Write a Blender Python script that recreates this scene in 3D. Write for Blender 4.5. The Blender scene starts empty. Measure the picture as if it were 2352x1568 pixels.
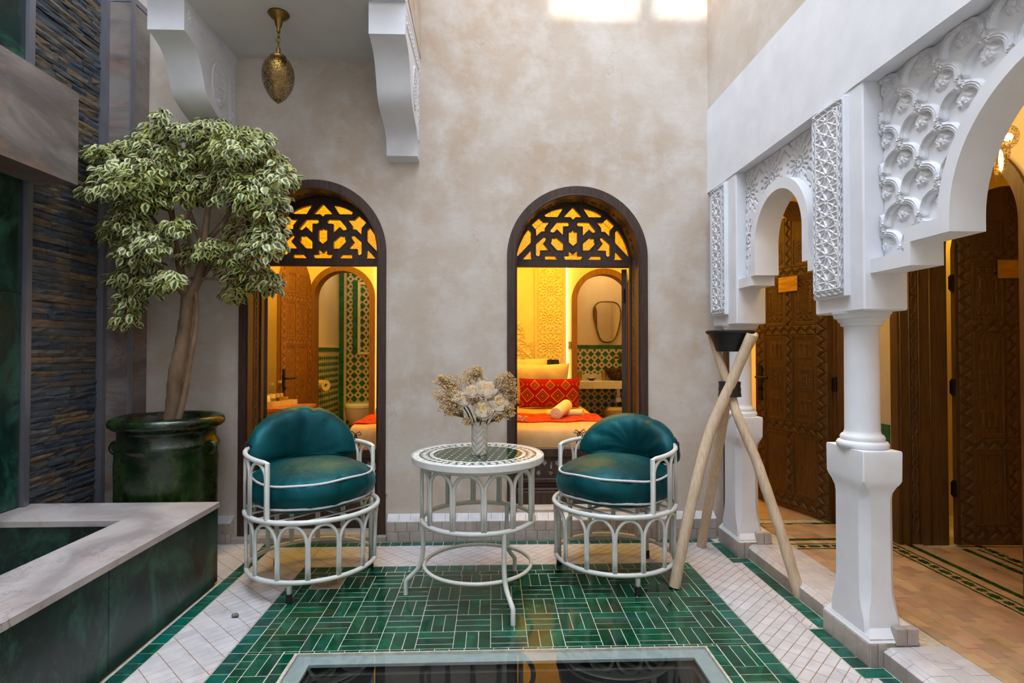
import bpy, bmesh, math, random
import numpy as np
from mathutils import Vector, Matrix, geometry
R = random.Random(7)
S = bpy.context.scene
COL = S.collection
PI = math.pi

# ---------------- camera, sky, sun, exposure ----------------
H = 1.25
YAW, PITCH, FPX = math.atan(46/1300), math.atan(21/1300), 1300.0
cd = bpy.data.cameras.new('camera'); cam = bpy.data.objects.new('camera', cd); COL.objects.link(cam)
cd.sensor_width = 36.0; cd.lens = FPX/2352*36.0; cd.clip_start = .05
cam.location = (0, 0, H); cam.rotation_euler = (PI/2+PITCH, 0, -YAW)
S.camera = cam
S.view_settings.view_transform = 'Standard'; S.view_settings.look = 'None'
S.view_settings.exposure = -0.18; S.view_settings.gamma = 1.0
S.view_settings.use_curve_mapping = False
S.cycles.max_bounces = 8; S.cycles.diffuse_bounces = 5; S.cycles.glossy_bounces = 4
S.cycles.transmission_bounces = 6; S.cycles.transparent_max_bounces = 12
S.cycles.caustics_reflective = False; S.cycles.caustics_refractive = False
S.cycles.sample_clamp_indirect = 6.0
SKY, SUN = 11.0, 10.0
w = bpy.data.worlds.new('sky'); S.world = w; w.use_nodes = True
bg = w.node_tree.nodes['Background']
bg.inputs['Color'].default_value = (.76, .87, 1.0, 1); bg.inputs['Strength'].default_value = SKY
sd = bpy.data.lights.new('sun', 'SUN'); sd.energy = SUN; sd.angle = math.radians(.9); sd.color = (1, .95, .86)
so = bpy.data.objects.new('sun', sd); COL.objects.link(so); so.rotation_euler = (math.radians(90-35), 0, 0)

def lamp(name, kind, loc, energy, color, size=.1, rot=(0,0,0), size_y=None):
    d = bpy.data.lights.new(name, kind); d.energy = energy; d.color = color
    if kind == 'AREA':
        d.shape = 'RECTANGLE'; d.size = size; d.size_y = size_y or size
    else: d.shadow_soft_size = size
    o = bpy.data.objects.new(name, d); COL.objects.link(o); o.location = loc; o.rotation_euler = rot
    return o
WARM = (1.0, .58, .045); AMB = (1.0, .74, .34)
# bedroom seen through the left window, its ceiling light and the bathroom light
lamp('bedroom_light', 'AREA', (-1.3, 4.9, 2.68), 60, WARM, 1.4, (0,0,0), 1.2)
lamp('bathroom_light', 'AREA', (-1.5, 6.7, 2.5), 5, AMB, .5, (0,0,0), .5)
# bedroom seen through the right window
lamp('bedroom_light', 'AREA', (.6, 4.9, 2.68), 60, WARM, 1.4, (0,0,0), 1.2)
lamp('bathroom_light', 'AREA', (1.35, 6.75, 2.5), 6.5, AMB, .5, (0,0,0), .5)
# rooms behind the carved doors, gallery lamp
lamp('guest_room_light', 'AREA', (2.1, 4.9, 2.5), 40, WARM, .6, (0,0,0), .6)
lamp('gallery_light', 'POINT', (2.05, 2.0, 2.35), 5, AMB, .12)
lamp('gallery_light', 'POINT', (1.95, 3.2, 2.45), 17, (1,.68,.2), .12)

lamp('guest_room_light', 'AREA', (3.5, 3.75, 2.4), 10, WARM, .3, (0,0,0), .3)
# ---------------- helpers ----------------
def right_vec():
    fw = Vector((math.sin(YAW)*math.cos(PITCH), math.cos(YAW)*math.cos(PITCH), math.sin(PITCH)))
    rt = Vector((math.cos(YAW), -math.sin(YAW), 0)); return fw, rt, rt.cross(fw)
def at(px, py, Y):
    fw, rt, up = right_vec(); d = fw*FPX+rt*(px-1176)+up*(784-py)
    return Vector((0,0,H))+d*(Y/d.y)
def wloc(o):
    v = Vector((0,0,0))
    while o is not None: v = v+Vector(o.location); o = o.parent
    return v
def tag(o, label=None, cat=None, group=None, kind=None):
    if label: o['label'] = label
    if cat: o['category'] = cat
    if group: o['group'] = group
    if kind: o['kind'] = kind
    return o
def thing(name, label, cat, loc=(0,0,0), rz=0, group=None):
    o = bpy.data.objects.new(name, None); COL.objects.link(o); o.location = loc; o.rotation_euler = (0,0,rz)
    o.empty_display_size = .05
    return tag(o, label, cat, group)
def setting(name, label=None, loc=(0,0,0)):
    o = bpy.data.objects.new(name, None); COL.objects.link(o); o.location = loc
    return tag(o, label, None, None, 'structure')
def copy_tree(o, parent=None):
    c = o.copy(); COL.objects.link(c)
    if parent is not None: c.parent = parent
    for ch in list(o.children): copy_tree(ch, c)
    return c

class M:
    def __init__(s): s.v = []; s.f = []; s.uv = None
    def add(s, vs, fs):
        n = len(s.v); s.v += [tuple(v) for v in vs]; s.f += [tuple(i+n for i in f) for f in fs]; return s
    def box(s, c, d, rz=0, rx=0, ry=0):
        hx, hy, hz = d[0]/2, d[1]/2, d[2]/2
        vs = [Vector((x*hx,y*hy,z*hz)) for x in (-1,1) for y in (-1,1) for z in (-1,1)]
        if rz or rx or ry:
            m = Matrix.Rotation(rz,3,'Z') @ Matrix.Rotation(ry,3,'Y') @ Matrix.Rotation(rx,3,'X'); vs = [m @ v for v in vs]
        c = Vector(c)
        return s.add([v+c for v in vs], [(0,1,3,2),(4,6,7,5),(0,4,5,1),(2,3,7,6),(0,2,6,4),(1,5,7,3)])
    def b(s, x0, x1, y0, y1, z0, z1): return s.box(((x0+x1)/2,(y0+y1)/2,(z0+z1)/2), (x1-x0,y1-y0,z1-z0))
    def chbox(s, x0, x1, y0, y1, z0, z1, c):
        # box whose edges are chamfered
        vs = []; fs = []
        bm = bmesh.new(); bmesh.ops.create_cube(bm, size=1)
        for v in bm.verts: v.co = Vector(((x0+x1)/2+v.co.x*(x1-x0), (y0+y1)/2+v.co.y*(y1-y0), (z0+z1)/2+v.co.z*(z1-z0)))
        bmesh.ops.bevel(bm, geom=bm.edges[:], offset=c, segments=1, affect='EDGES', profile=.5)
        bm.verts.index_update(); r = s.add([v.co for v in bm.verts], [[v.index for v in f.verts] for f in bm.faces]); bm.free(); return r
    def tube(s, pts, r, n=10, closed=False, caps=True):
        pts = [Vector(p) for p in pts]; m = len(pts)
        rr = r if isinstance(r, (list, tuple)) else [r]*m
        tg = []
        for i in range(m):
            if closed: t = pts[(i+1)%m]-pts[i-1]
            else: t = pts[min(i+1,m-1)]-pts[max(i-1,0)]
            tg.append(t.normalized() if t.length > 1e-9 else Vector((0,0,1)))
        a = tg[0].orthogonal().normalized(); rings = []
        for i in range(m):
            a = a-tg[i]*a.dot(tg[i]); a = a.normalized() if a.length > 1e-6 else tg[i].orthogonal().normalized()
            bb = tg[i].cross(a); rings.append((a.copy(), bb))
        vs = []; fs = []
        for i in range(m):
            a, bb = rings[i]
            for k in range(n):
                t = 2*PI*k/n; vs.append(pts[i]+(a*math.cos(t)+bb*math.sin(t))*rr[i])
        for i in range(m if closed else m-1):
            off = 0
            if closed and i == m-1:
                a, bb = rings[i]; d0 = vs[i*n]-pts[i]
                off = min(range(n), key=lambda q: (vs[q]-pts[0]-d0).length)
            for k in range(n):
                j = (i+1)%m
                fs.append((i*n+k, i*n+(k+1)%n, j*n+(k+1+off)%n, j*n+(k+off)%n))
        if caps and not closed: fs += [tuple(range(n))[::-1], tuple((m-1)*n+k for k in range(n))]
        return s.add(vs, fs)
    def ring(s, c, r, z, tr, n=48, k=10): return s.tube([(c[0]+r*math.cos(2*PI*i/n), c[1]+r*math.sin(2*PI*i/n), z) for i in range(n)], tr, k, True)
    def lathe(s, prof, c=(0,0,0), n=32, a0=0, a1=2*PI, caps=True):
        full = abs(a1-a0-2*PI) < 1e-6; mm = n if full else n+1; vs = []; fs = []; p = len(prof)
        for i in range(mm):
            t = a0+(a1-a0)*i/n
            for r, z in prof: vs.append((c[0]+r*math.cos(t), c[1]+r*math.sin(t), c[2]+z))
        for i in range(n):
            j = (i+1)%mm
            for q in range(p-1): fs.append((i*p+q, j*p+q, j*p+q+1, i*p+q+1))
        if caps and full:
            if prof[0][0] > 1e-5: fs.append(tuple(i*p for i in range(n))[::-1])
            if prof[-1][0] > 1e-5: fs.append(tuple(i*p+p-1 for i in range(n)))
        return s.add(vs, fs)
    def plate(s, outer, holes, f, t0, t1):
        # polygon with holes in (u,v), put into space by f(u,v,t), thick from t0 to t1
        loops = [[Vector((p[0],p[1],0)) for p in outer]]+[[Vector((p[0],p[1],0)) for p in h] for h in holes]
        fl = [p for l in loops for p in l]; tri = geometry.tessellate_polygon(loops)
        n = len(fl); vs = [f(p.x,p.y,t0) for p in fl]+[f(p.x,p.y,t1) for p in fl]; fs = []
        for t in tri:
            fs.append((t[0],t[1],t[2])); fs.append((t[2]+n,t[1]+n,t[0]+n))
        o = 0
        for l in loops:
            k = len(l)
            for i in range(k): fs.append((o+i, o+(i+1)%k, o+(i+1)%k+n, o+i+n))
            o += k
        return s.add(vs, fs)
    def blob(s, c, r, sub=2, fn=None):
        bm = bmesh.new(); bmesh.ops.create_icosphere(bm, subdivisions=sub, radius=1)
        c = Vector(c); rv = Vector(r) if not isinstance(r, (int,float)) else Vector((r,r,r))
        vs = []
        for v in bm.verts:
            q = Vector((v.co.x*rv.x, v.co.y*rv.y, v.co.z*rv.z))
            if fn: q = fn(v.co, q)
            vs.append(c+q)
        bm.verts.index_update(); s.add(vs, [[v.index for v in f.verts] for f in bm.faces]); bm.free(); return s
    def xf(s, mat): s.v = [tuple(mat @ Vector(v)) for v in s.v]; return s
    def build(s, name, mat, parent=None, smooth=False, world=True, normals=True, angle=None, loc=None):
        me = bpy.data.meshes.new(name)
        off = wloc(parent) if (parent is not None and world) else Vector((0,0,0))
        if loc is not None: off = off+Vector(loc)
        me.from_pydata([(v[0]-off.x, v[1]-off.y, v[2]-off.z) for v in s.v], [], s.f)
        me.update()
        if normals:
            bm = bmesh.new(); bm.from_mesh(me); bmesh.ops.recalc_face_normals(bm, faces=bm.faces[:]); bm.to_mesh(me); bm.free()
        if smooth:
            me.polygons.foreach_set('use_smooth', [True]*len(me.polygons))
            if angle is not None:
                try: me.set_sharp_from_angle(angle=math.radians(angle))
                except Exception: pass
        if mat: me.materials.append(mat)
        o = bpy.data.objects.new(name, me); COL.objects.link(o)
        if parent is not None: o.parent = parent
        if loc is not None: o.location = loc
        return o
def inst(src, name, parent, loc, rot=(0,0,0), scale=(1,1,1)):
    o = bpy.data.objects.new(name, src.data if hasattr(src,'data') else src); COL.objects.link(o)
    o.parent = parent; o.location = Vector(loc)-wloc(parent) if parent is not None else loc
    o.rotation_euler = rot; o.scale = scale; return o
def gridmesh(P, name, mat, parent=None, uv=None, mask=None, smooth=True, world=True, closed_u=False):
    # P: (nu, nv, 3) array of points -> quad surface; mask (nu-1, nv-1) keeps quads
    nu, nv = P.shape[:2]
    idx = np.arange(nu*nv).reshape(nu, nv)
    a = idx[:-1,:-1]; b = idx[1:,:-1]; c = idx[1:,1:]; d = idx[:-1,1:]
    q = np.stack([a,b,c,d], -1)
    q = q[mask] if mask is not None else q.reshape(-1,4)
    pts = P.reshape(-1,3).astype(np.float64)
    if mask is not None:
        used = np.unique(q); rm = np.full(nu*nv, -1); rm[used] = np.arange(len(used)); q = rm[q]; pts = pts[used]
    if parent is not None and world: pts = pts-np.array(wloc(parent))
    me = bpy.data.meshes.new(name); me.vertices.add(len(pts)); me.vertices.foreach_set('co', pts.astype(np.float32).ravel())
    nq = len(q); me.loops.add(nq*4); me.polygons.add(nq)
    me.loops.foreach_set('vertex_index', q.astype(np.int32).ravel())
    me.polygons.foreach_set('loop_start', np.arange(0, nq*4, 4, dtype=np.int32))
    me.polygons.foreach_set('use_smooth', np.full(nq, smooth))
    if uv is not None:
        l = me.uv_layers.new(name='UVMap'); u = uv.reshape(-1,2)
        if mask is not None: u = u[used]
        l.data.foreach_set('uv', u[q.ravel()].astype(np.float32).ravel())
    me.update(calc_edges=True); me.validate()
    if mat: me.materials.append(mat)
    o = bpy.data.objects.new(name, me); COL.objects.link(o)
    if parent is not None: o.parent = parent
    return o

# ---------------- materials ----------------
def srgb(r, g, b):
    f = lambda c: (c/255/12.92 if c/255 <= .04045 else ((c/255+.055)/1.055)**2.4)
    return (f(r), f(g), f(b), 1)
class N:
    def __init__(s, name):
        s.m = bpy.data.materials.new(name); s.m.use_nodes = True; s.t = s.m.node_tree
        s.p = s.t.nodes['Principled BSDF']; s._pos = None
    def n(s, ty, **kw):
        x = s.t.nodes.new(ty)
        for k, v in kw.items(): setattr(x, k, v)
        return x
    def l(s, a, b): s.t.links.new(a, b)
    def setv(s, node, key, v):
        if hasattr(v, 'is_linked') or hasattr(v, 'links'): s.l(v, node.inputs[key])
        else: node.inputs[key].default_value = v
    def pos(s, coord='pos', stretch=(1,1,1), rot=(0,0,0)):
        if coord == 'pos': o = s.n('ShaderNodeNewGeometry').outputs['Position']
        elif coord == 'obj': o = s.n('ShaderNodeTexCoord').outputs['Object']
        else: o = s.n('ShaderNodeTexCoord').outputs['UV']
        mp = s.n('ShaderNodeMapping'); s.l(o, mp.inputs[0]); mp.inputs['Scale'].default_value = stretch; mp.inputs['Rotation'].default_value = rot
        return mp.outputs[0]
    def noise(s, vec, scale, detail=4, rough=.55, dist=0):
        x = s.n('ShaderNodeTexNoise'); s.l(vec, x.inputs['Vector']); x.inputs['Scale'].default_value = scale
        x.inputs['Detail'].default_value = detail; x.inputs['Roughness'].default_value = rough; x.inputs['Distortion'].default_value = dist
        return x.outputs['Fac']
    def voro(s, vec, scale, feature='F1'):
        x = s.n('ShaderNodeTexVoronoi', feature=feature); s.l(vec, x.inputs['Vector']); x.inputs['Scale'].default_value = scale
        return x.outputs['Distance']
    def ramp(s, fac, stops):
        x = s.n('ShaderNodeValToRGB'); s.l(fac, x.inputs[0]); e = x.color_ramp.elements
        while len(e) < len(stops): e.new(.5)
        for i, (p, c) in enumerate(stops): e[i].position = p; e[i].color = c if len(c) == 4 else (*c, 1)
        return x.outputs[0]
    def fr(s, fac, a, b, lo=0., hi=1.):
        x = s.n('ShaderNodeMapRange'); s.l(fac, x.inputs[0])
        for i, v in enumerate((a, b, lo, hi)): x.inputs[i+1].default_value = v
        return x.outputs[0]
    def math(s, op, a, b=None):
        x = s.n('ShaderNodeMath', operation=op); s.setv(x, 0, a)
        if b is not None: s.setv(x, 1, b)
        return x.outputs[0]
    def mix(s, fac, a, b, blend='MIX'):
        x = s.n('ShaderNodeMix', data_type='RGBA', blend_type=blend)
        s.setv(x, 0, fac)
        s.setv(x, 6, a); s.setv(x, 7, b); return x.outputs[2]
    def rand(s): return s.n('ShaderNodeObjectInfo').outputs['Random']
    def hsv(s, col, h=.5, sat=1., v=1.):
        x = s.n('ShaderNodeHueSaturation'); s.setv(x,'Hue',h); s.setv(x,'Saturation',sat); s.setv(x,'Value',v); s.l(col, x.inputs['Color']); return x.outputs[0]
    def bump(s, h, strength=.3, dist=.01):
        x = s.n('ShaderNodeBump'); s.l(h, x.inputs['Height']); x.inputs['Strength'].default_value = strength; x.inputs['Distance'].default_value = dist
        s.l(x.outputs[0], s.p.inputs['Normal'])
    def out(s, col=None, rough=.5, metal=0, spec=.5, **kw):
        if col is not None: s.setv(s.p, 'Base Color', col)
        s.setv(s.p, 'Roughness', rough); s.setv(s.p, 'Metallic', metal); s.setv(s.p, 'Specular IOR Level', spec)
        for k, v in kw.items(): s.setv(s.p, k.replace('_',' '), v)
        return s.m
def simple(name, c1, c2=None, scale=20, rough=.5, metal=0, bump=0, bd=.005, bscale=None, stretch=(1,1,1), coord='obj', rand=0, lo=.35, hi=.65, **kw):
    n = N(name)
    if c2 is None: c2 = tuple(x*.85 for x in c1[:3])+(1,)
    p = n.pos(coord, stretch); f = n.noise(p, scale)
    col = n.ramp(f, [(lo, c1), (hi, c2)])
    if rand: col = n.hsv(col, .5, 1., n.fr(n.rand(), 0, 1, 1-rand, 1+rand))
    if bump: n.bump(n.noise(p, bscale or scale*2), bump, bd)
    return n.out(col, rough, metal, **kw)

MT = {}
def plaster(name, base, warm, light, crack=True):
    n = N(name); p = n.pos('pos')
    a = n.noise(p, 1.3, 6, .6, .6); b = n.noise(p, 5, 6, .65)
    c = n.mix(n.fr(a, .42, .64), base, warm); c = n.mix(n.fr(b, .45, .75), c, light)
    d = n.noise(n.pos('pos', (1,1,3)), 14, 4, .6); c = n.mix(n.fr(d, .3, .8, 0, .16), c, tuple(x*.75 for x in warm[:3])+(1,))
    hgt = n.noise(p, 30, 4)
    if crack:
        q = n.noise(p, 6, 3); wv = n.n('ShaderNodeVectorMath', operation='ADD')
        n.l(p, wv.inputs[0]); sc = n.n('ShaderNodeVectorMath', operation='SCALE'); cc = n.n('ShaderNodeCombineXYZ')
        n.l(q, cc.inputs[0]); n.l(n.noise(p, 7, 3), cc.inputs[2]); n.l(cc.outputs[0], sc.inputs[0]); sc.inputs['Scale'].default_value = .35
        n.l(sc.outputs[0], wv.inputs[1])
        v = n.voro(wv.outputs[0], 3.2, 'DISTANCE_TO_EDGE'); k = n.fr(v, 0, .007, 1, 0)
        k = n.math('MULTIPLY', k, n.fr(n.noise(p, 2.2, 2), .5, .62))
        c = n.mix(n.math('MULTIPLY', k, .3), c, tuple(x*.5 for x in warm[:3])+(1,))
    n.bump(hgt, .12, .006)
    return n.out(c, .72, spec=.3)
MT['plaster'] = plaster('tadelakt_plaster', srgb(201,190,178), srgb(186,166,146), srgb(212,205,198))
MT['plaster_in'] = simple('cream_plaster', srgb(232,214,180), srgb(222,200,162), 3, .7, coord='pos', bump=.08)
MT['stucco'] = simple('white_stucco', srgb(228,229,233), srgb(219,220,226), 6, .65, coord='pos', bump=.15, bscale=60, bd=.003, spec=.3)
MT['soffit'] = simple('white_soffit', srgb(214,214,212), srgb(206,205,202), 4, .7, coord='pos')
MT['grout'] = simple('grout', srgb(204,198,184), srgb(176,168,152), 40, .85, coord='pos')
def wood(name, a, b, c, rough=.5, stretch=(14,14,1.2), coord='obj', scale=6, spec=.4, bump=.15):
    n = N(name); p = n.pos(coord, stretch); f = n.noise(p, scale, 5, .6, .4); g = n.noise(n.pos(coord,(1,1,1)), 4, 3)
    col = n.ramp(f, [(.3, a), (.5, b), (.75, c)]); col = n.mix(n.fr(g, .4, .7, 0, .35), col, a)
    n.bump(f, bump, .003); return n.out(col, rough, spec=spec)
MT['wood_dark'] = wood('dark_cedar', srgb(44,30,24), srgb(66,46,37), srgb(84,62,51), .45)
MT['wood_carved'] = wood('carved_cedar', srgb(72,48,24), srgb(96,67,36), srgb(114,83,48), .48)
MT['wood_light'] = wood('stripped_eucalyptus', srgb(186,160,130), srgb(210,186,158), srgb(224,204,178), .7, (20,20,1.5), bump=.1)
MT['wood_desk'] = wood('desk_wood', srgb(150,86,40), srgb(172,104,52), srgb(190,120,64), .4, (2,14,14))
MT['metal_white'] = simple('white_enamel', srgb(226,226,222), srgb(214,214,210), 30, .33, bump=.03, coat=0) if False else simple('white_enamel', srgb(222,222,217), srgb(212,212,207), 30, .34, bump=.04)
MT['black_rubber'] = simple('black_rubber', srgb(24,24,25), srgb(34,34,35), 30, .6)
MT['black_metal'] = simple('black_iron', srgb(24,22,22), srgb(36,33,32), 30, .4, metal=.6)
def velvet():
    n = N('teal_velvet'); p = n.pos('pos'); f = n.noise(p, 9, 5, .6, .5); g = n.noise(n.pos('pos',(1,1,1)), 55, 3)
    f = n.noise(p, 4, 3, .5); col = n.ramp(f, [(.35, srgb(0,54,60)), (.65, srgb(2,80,85))])
    n.bump(n.noise(n.pos('pos',(1,1,.6)), 13, 4, .5), .40, .02)
    return n.out(col, n.fr(g, .3, .7, .50, .42), .36, spec=.22, Sheen_Weight=.45, Sheen_Roughness=.35, Sheen_Tint=srgb(20,150,156))
MT['velvet'] = velvet()
MT['piping'] = simple('white_piping', srgb(216,210,214), srgb(200,196,202), 60, .6)
MT['cord'] = simple('black_cord', srgb(20,20,22), srgb(30,30,32), 60, .8)
def zellige(name, a, b, c, rough=.16, vr=.22, hr=.012, bs=.25, bd=.004, bsc=18, coat=0, chips=0):
    n = N(name); p = n.pos('pos'); f = n.noise(p, 11, 5, .6, .6)
    col = n.ramp(f, [(.3, a), (.52, b), (.75, c)])
    r = n.rand(); col = n.hsv(col, n.fr(r, 0, 1, .5-hr, .5+hr), n.fr(n.math('FRACT', n.math('MULTIPLY', r, 7.3)), 0, 1, .9, 1.05), n.fr(n.math('FRACT', n.math('MULTIPLY', r, 3.7)), 0, 1, 1-vr, 1+vr))
    if chips:
        ch = n.fr(n.noise(p, 70, 3, .7), .70, .74); col = n.mix(n.math('MULTIPLY', ch, chips), col, srgb(190,180,165))
    n.bump(n.noise(p, bsc, 3), bs, bd); return n.out(col, n.fr(f, .3, .7, rough*.8, rough*1.4), spec=.5)
MT['green_tile'] = zellige('green_zellige', srgb(2,46,32), srgb(4,72,50), srgb(8,96,66), .13, .30, .015, .22, .005, 16, chips=.5)
MT['teal_tile'] = zellige('teal_green_zellige', srgb(3,60,52), srgb(8,84,72), srgb(20,104,90), .2, .2, .01, .2, .004, 16, chips=.6)
MT['white_tile'] = zellige('ivory_zellige', srgb(184,178,180), srgb(198,193,195), srgb(211,207,209), .32, .07, .012, .2, .003, 22)
MT['grey_tile'] = zellige('grey_zellige', srgb(158,146,138), srgb(172,160,152), srgb(186,176,168), .35, .10, .01, .2, .003, 22)
MT['sand_tile'] = zellige('sand_zellige', srgb(170,136,108), srgb(188,154,124), srgb(200,168,138), .34, .17, .012, .15, .003, 22)
MT['olive_tile'] = zellige('dark_green_zellige', srgb(18,54,22), srgb(26,72,30), srgb(36,90,40), .25, .2, .01, .15, .003, 22)
MT['bath_green'] = zellige('bath_green_zellige', srgb(14,84,52), srgb(20,104,66), srgb(30,120,78), .3, .15, .01, .1, .002, 22)
MT['bath_beige'] = zellige('bath_beige_zellige', srgb(206,184,152), srgb(214,192,160), srgb(222,202,172), .35, .08, .01, .1, .002, 22)
def marble(name, base, mid, vein, spot, scale=2.2, cloud=.3, rough=.25, stretch=(1,1,1), vw=.05, bump=.0):
    n = N(name); p = n.pos('pos', stretch, (.3,.2,.5)); f = n.noise(p, scale, 8, .62, 1.4); g = n.noise(p, scale*1.7, 8, .68, 2.2)
    col = n.mix(n.fr(f, .40, .60), base, mid)
    v = n.math('ABSOLUTE', n.math('SUBTRACT', g, .5)); vm = n.math('MULTIPLY', n.fr(v, 0, vw, .9, 0), n.fr(n.noise(p, scale*.8, 3), .46, .62)); col = n.mix(vm, col, vein)
    cl = n.math('MULTIPLY', n.fr(n.noise(p, scale*.9, 7, .7, 1.1), .50, .63), cloud); col = n.mix(cl, col, vein if cloud > .7 else spot)
    col = n.mix(n.fr(n.noise(p, scale*3.3, 7, .7, 1), .58, .78, 0, .7), col, spot)
    if bump: n.bump(f, bump, .004)
    return n.out(col, rough, spec=.5)
MT['marble_green'] = marble('green_marble', srgb(12,26,27), srgb(17,44,40), srgb(46,92,77), srgb(8,14,18), 4.2, .75, .28, (1,1,.7), .02)
MT['marble_grey'] = marble('grey_pink_marble', srgb(152,143,142), srgb(186,178,176), srgb(104,94,94), srgb(208,188,178), 2.0, .3, .3, (1,1,1), .02)
MT['marble_brown'] = marble('brown_grey_marble', srgb(100,92,90), srgb(142,133,130), srgb(112,74,54), srgb(148,112,90), 1.7, .6, .35, (.7,.7,1.8), .02)
MT['aluminium'] = simple('grey_aluminium', srgb(150,150,160), srgb(140,140,150), 5, .35, metal=.7, coord='pos')
def slate():
    n = N('ledger_slate'); r = n.rand(); p = n.pos('pos', (1,1,2.2)); f = n.noise(p, 16, 6, .7, .5)
    base = n.ramp(r, [(0, srgb(58,66,78)), (.3, srgb(72,78,86)), (.5, srgb(84,82,80)), (.66, srgb(98,86,70)), (.82, srgb(126,100,66)), (1, srgb(60,64,72))])
    r2 = n.math('FRACT', n.math('MULTIPLY', r, 9.7)); c = n.hsv(base, .5, 1., n.fr(r2, 0, 1, .9, 1.4))
    c = n.mix(n.fr(f, .35, .7, 0, .75), c, srgb(38,42,50)); c = n.mix(n.fr(n.noise(p, 5, 4, .6), .56, .7, 0, .6), c, srgb(132,104,72))
    n.bump(f, .7, .02); return n.out(c, .55, spec=.4)
MT['slate'] = slate()
def glaze():
    n = N('green_black_glaze'); p = n.pos('pos', (1.6,1.6,.55)); f = n.noise(p, 5, 6, .7, .4); g = n.noise(n.pos('pos',(1,1,.8)), 26, 4, .6)
    col = n.ramp(f, [(.36, srgb(7,9,7)), (.5, srgb(16,40,12)), (.62, srgb(40,64,16)), (.8, srgb(96,92,22))])
    col = n.mix(n.fr(g, .5, .72, 0, .75), col, srgb(9,13,8)); n.bump(g, .25, .01); return n.out(col, n.fr(g, .3, .7, .1, .35), spec=.6)
MT['glaze'] = glaze()
MT['soil'] = simple('potting_soil', srgb(30,24,18), srgb(52,40,28), 60, .95, bump=.6, bd=.02)
MT['bark'] = simple('fig_bark', srgb(134,110,86), srgb(100,78,58), 14, .8, stretch=(1,1,.35), bump=.4, bd=.006, coord='pos')
def leafmat():
    n = N('variegated_leaf'); tc = n.n('ShaderNodeTexCoord').outputs['UV']; sx = n.n('ShaderNodeSeparateXYZ'); n.l(tc, sx.inputs[0])
    d = n.math('ABSOLUTE', n.math('SUBTRACT', sx.outputs[0], .5))
    r = n.rand(); nz = n.noise(n.pos('pos'), 60, 3, .6)
    e = n.math('ADD', d, n.math('MULTIPLY', n.math('SUBTRACT', nz, .5), .32)); e = n.math('ADD', e, n.math('MULTIPLY', n.math('ABSOLUTE', n.math('SUBTRACT', sx.outputs[1], .5)), .22))
    k = n.fr(e, .10, .145); tone = n.noise(n.pos('pos'), 3.1, 2)
    green = n.mix(n.fr(tone, .4, .6), srgb(40,74,34), srgb(74,98,56)); cream = n.mix(n.fr(tone, .38, .62), srgb(200,196,112), srgb(224,220,170))
    allg = n.fr(n.noise(n.pos('pos'), 11, 1), .60, .63); col = n.mix(k, green, cream); col = n.mix(n.math('MULTIPLY', allg, .8), col, srgb(142,148,70))
    n.out(col, .42, spec=.4)
    tr = n.n('ShaderNodeBsdfTranslucent'); n.l(col, tr.inputs[0]); ms = n.n('ShaderNodeMixShader'); ms.inputs[0].default_value = .22
    n.l(n.p.outputs[0], ms.inputs[1]); n.l(tr.outputs[0], ms.inputs[2]); n.l(ms.outputs[0], n.t.nodes['Material Output'].inputs[0]); return n.m
MT['leaf'] = leafmat()
MT['brass'] = simple('aged_brass', srgb(150,118,58), srgb(112,84,38), 26, .34, metal=.95, bump=.1)
MT['ceramic'] = simple('matt_ceramic', srgb(222,216,208), srgb(212,206,198), 30, .5)
def petalmat(name, a, b):
    m = simple(name, a, b, 40, .7); t = m.node_tree; p = t.nodes['Principled BSDF']; tr = t.nodes.new('ShaderNodeBsdfTranslucent'); tr.inputs[0].default_value = b
    ms = t.nodes.new('ShaderNodeMixShader'); ms.inputs[0].default_value = .45; t.links.new(p.outputs[0], ms.inputs[1]); t.links.new(tr.outputs[0], ms.inputs[2]); t.links.new(ms.outputs[0], t.nodes['Material Output'].inputs[0]); return m
MT['petal'] = petalmat('ivory_petal', srgb(246,234,216), srgb(250,242,230)); MT['petal_in'] = petalmat('butter_petal', srgb(244,220,172), srgb(246,230,196))
MT['dry'] = simple('dried_florets', srgb(226,194,140), srgb(196,156,100), 80, .9, coord='pos')
MT['stem_dry'] = simple('dried_stems', srgb(150,118,76), srgb(120,92,58), 40, .9)
MT['stem'] = simple('green_stem', srgb(62,78,38), srgb(48,62,30), 40, .6)
MT['black_bowl'] = simple('black_hammered_bowl', srgb(26,25,26), srgb(38,37,40), 30, .55, metal=.2, bump=.25, bd=.004, stretch=(3,3,.5))
MT['linen'] = simple('white_linen', srgb(226,210,178), srgb(216,198,164), 12, .8, bump=.2, bd=.006, bscale=14)
MT['towel'] = simple('cream_towel', srgb(236,216,176), srgb(226,204,160), 60, .95, bump=.5, bd=.003, bscale=220)
MT['brass_plate'] = simple('brushed_brass', srgb(206,172,92), srgb(176,140,66), 8, .34, metal=.85, stretch=(1,1,6))
MT['white_ceramic'] = simple('white_porcelain', srgb(236,234,228), srgb(230,228,222), 5, .15)
MT['pale_marble'] = marble('pale_marble', srgb(206,200,186), srgb(220,214,202), srgb(176,168,156), srgb(214,206,190), 6, .3, .3)
MT['steel'] = simple('brushed_steel', srgb(170,168,164), srgb(150,148,144), 20, .3, metal=.9)
MT['ivory_carved'] = simple('carved_gypsum', srgb(226,208,168), srgb(214,194,150), 20, .7)
def emit(name, c, s):
    n = N(name); n.out((0,0,0,1), .5, Emission_Color=(*c,1), Emission_Strength=s); return n.m
MT['led'] = emit('warm_led', (1,.72,.32), 14); MT['bulb'] = emit('lamp_bulb', (1,.66,.2), 22)
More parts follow.
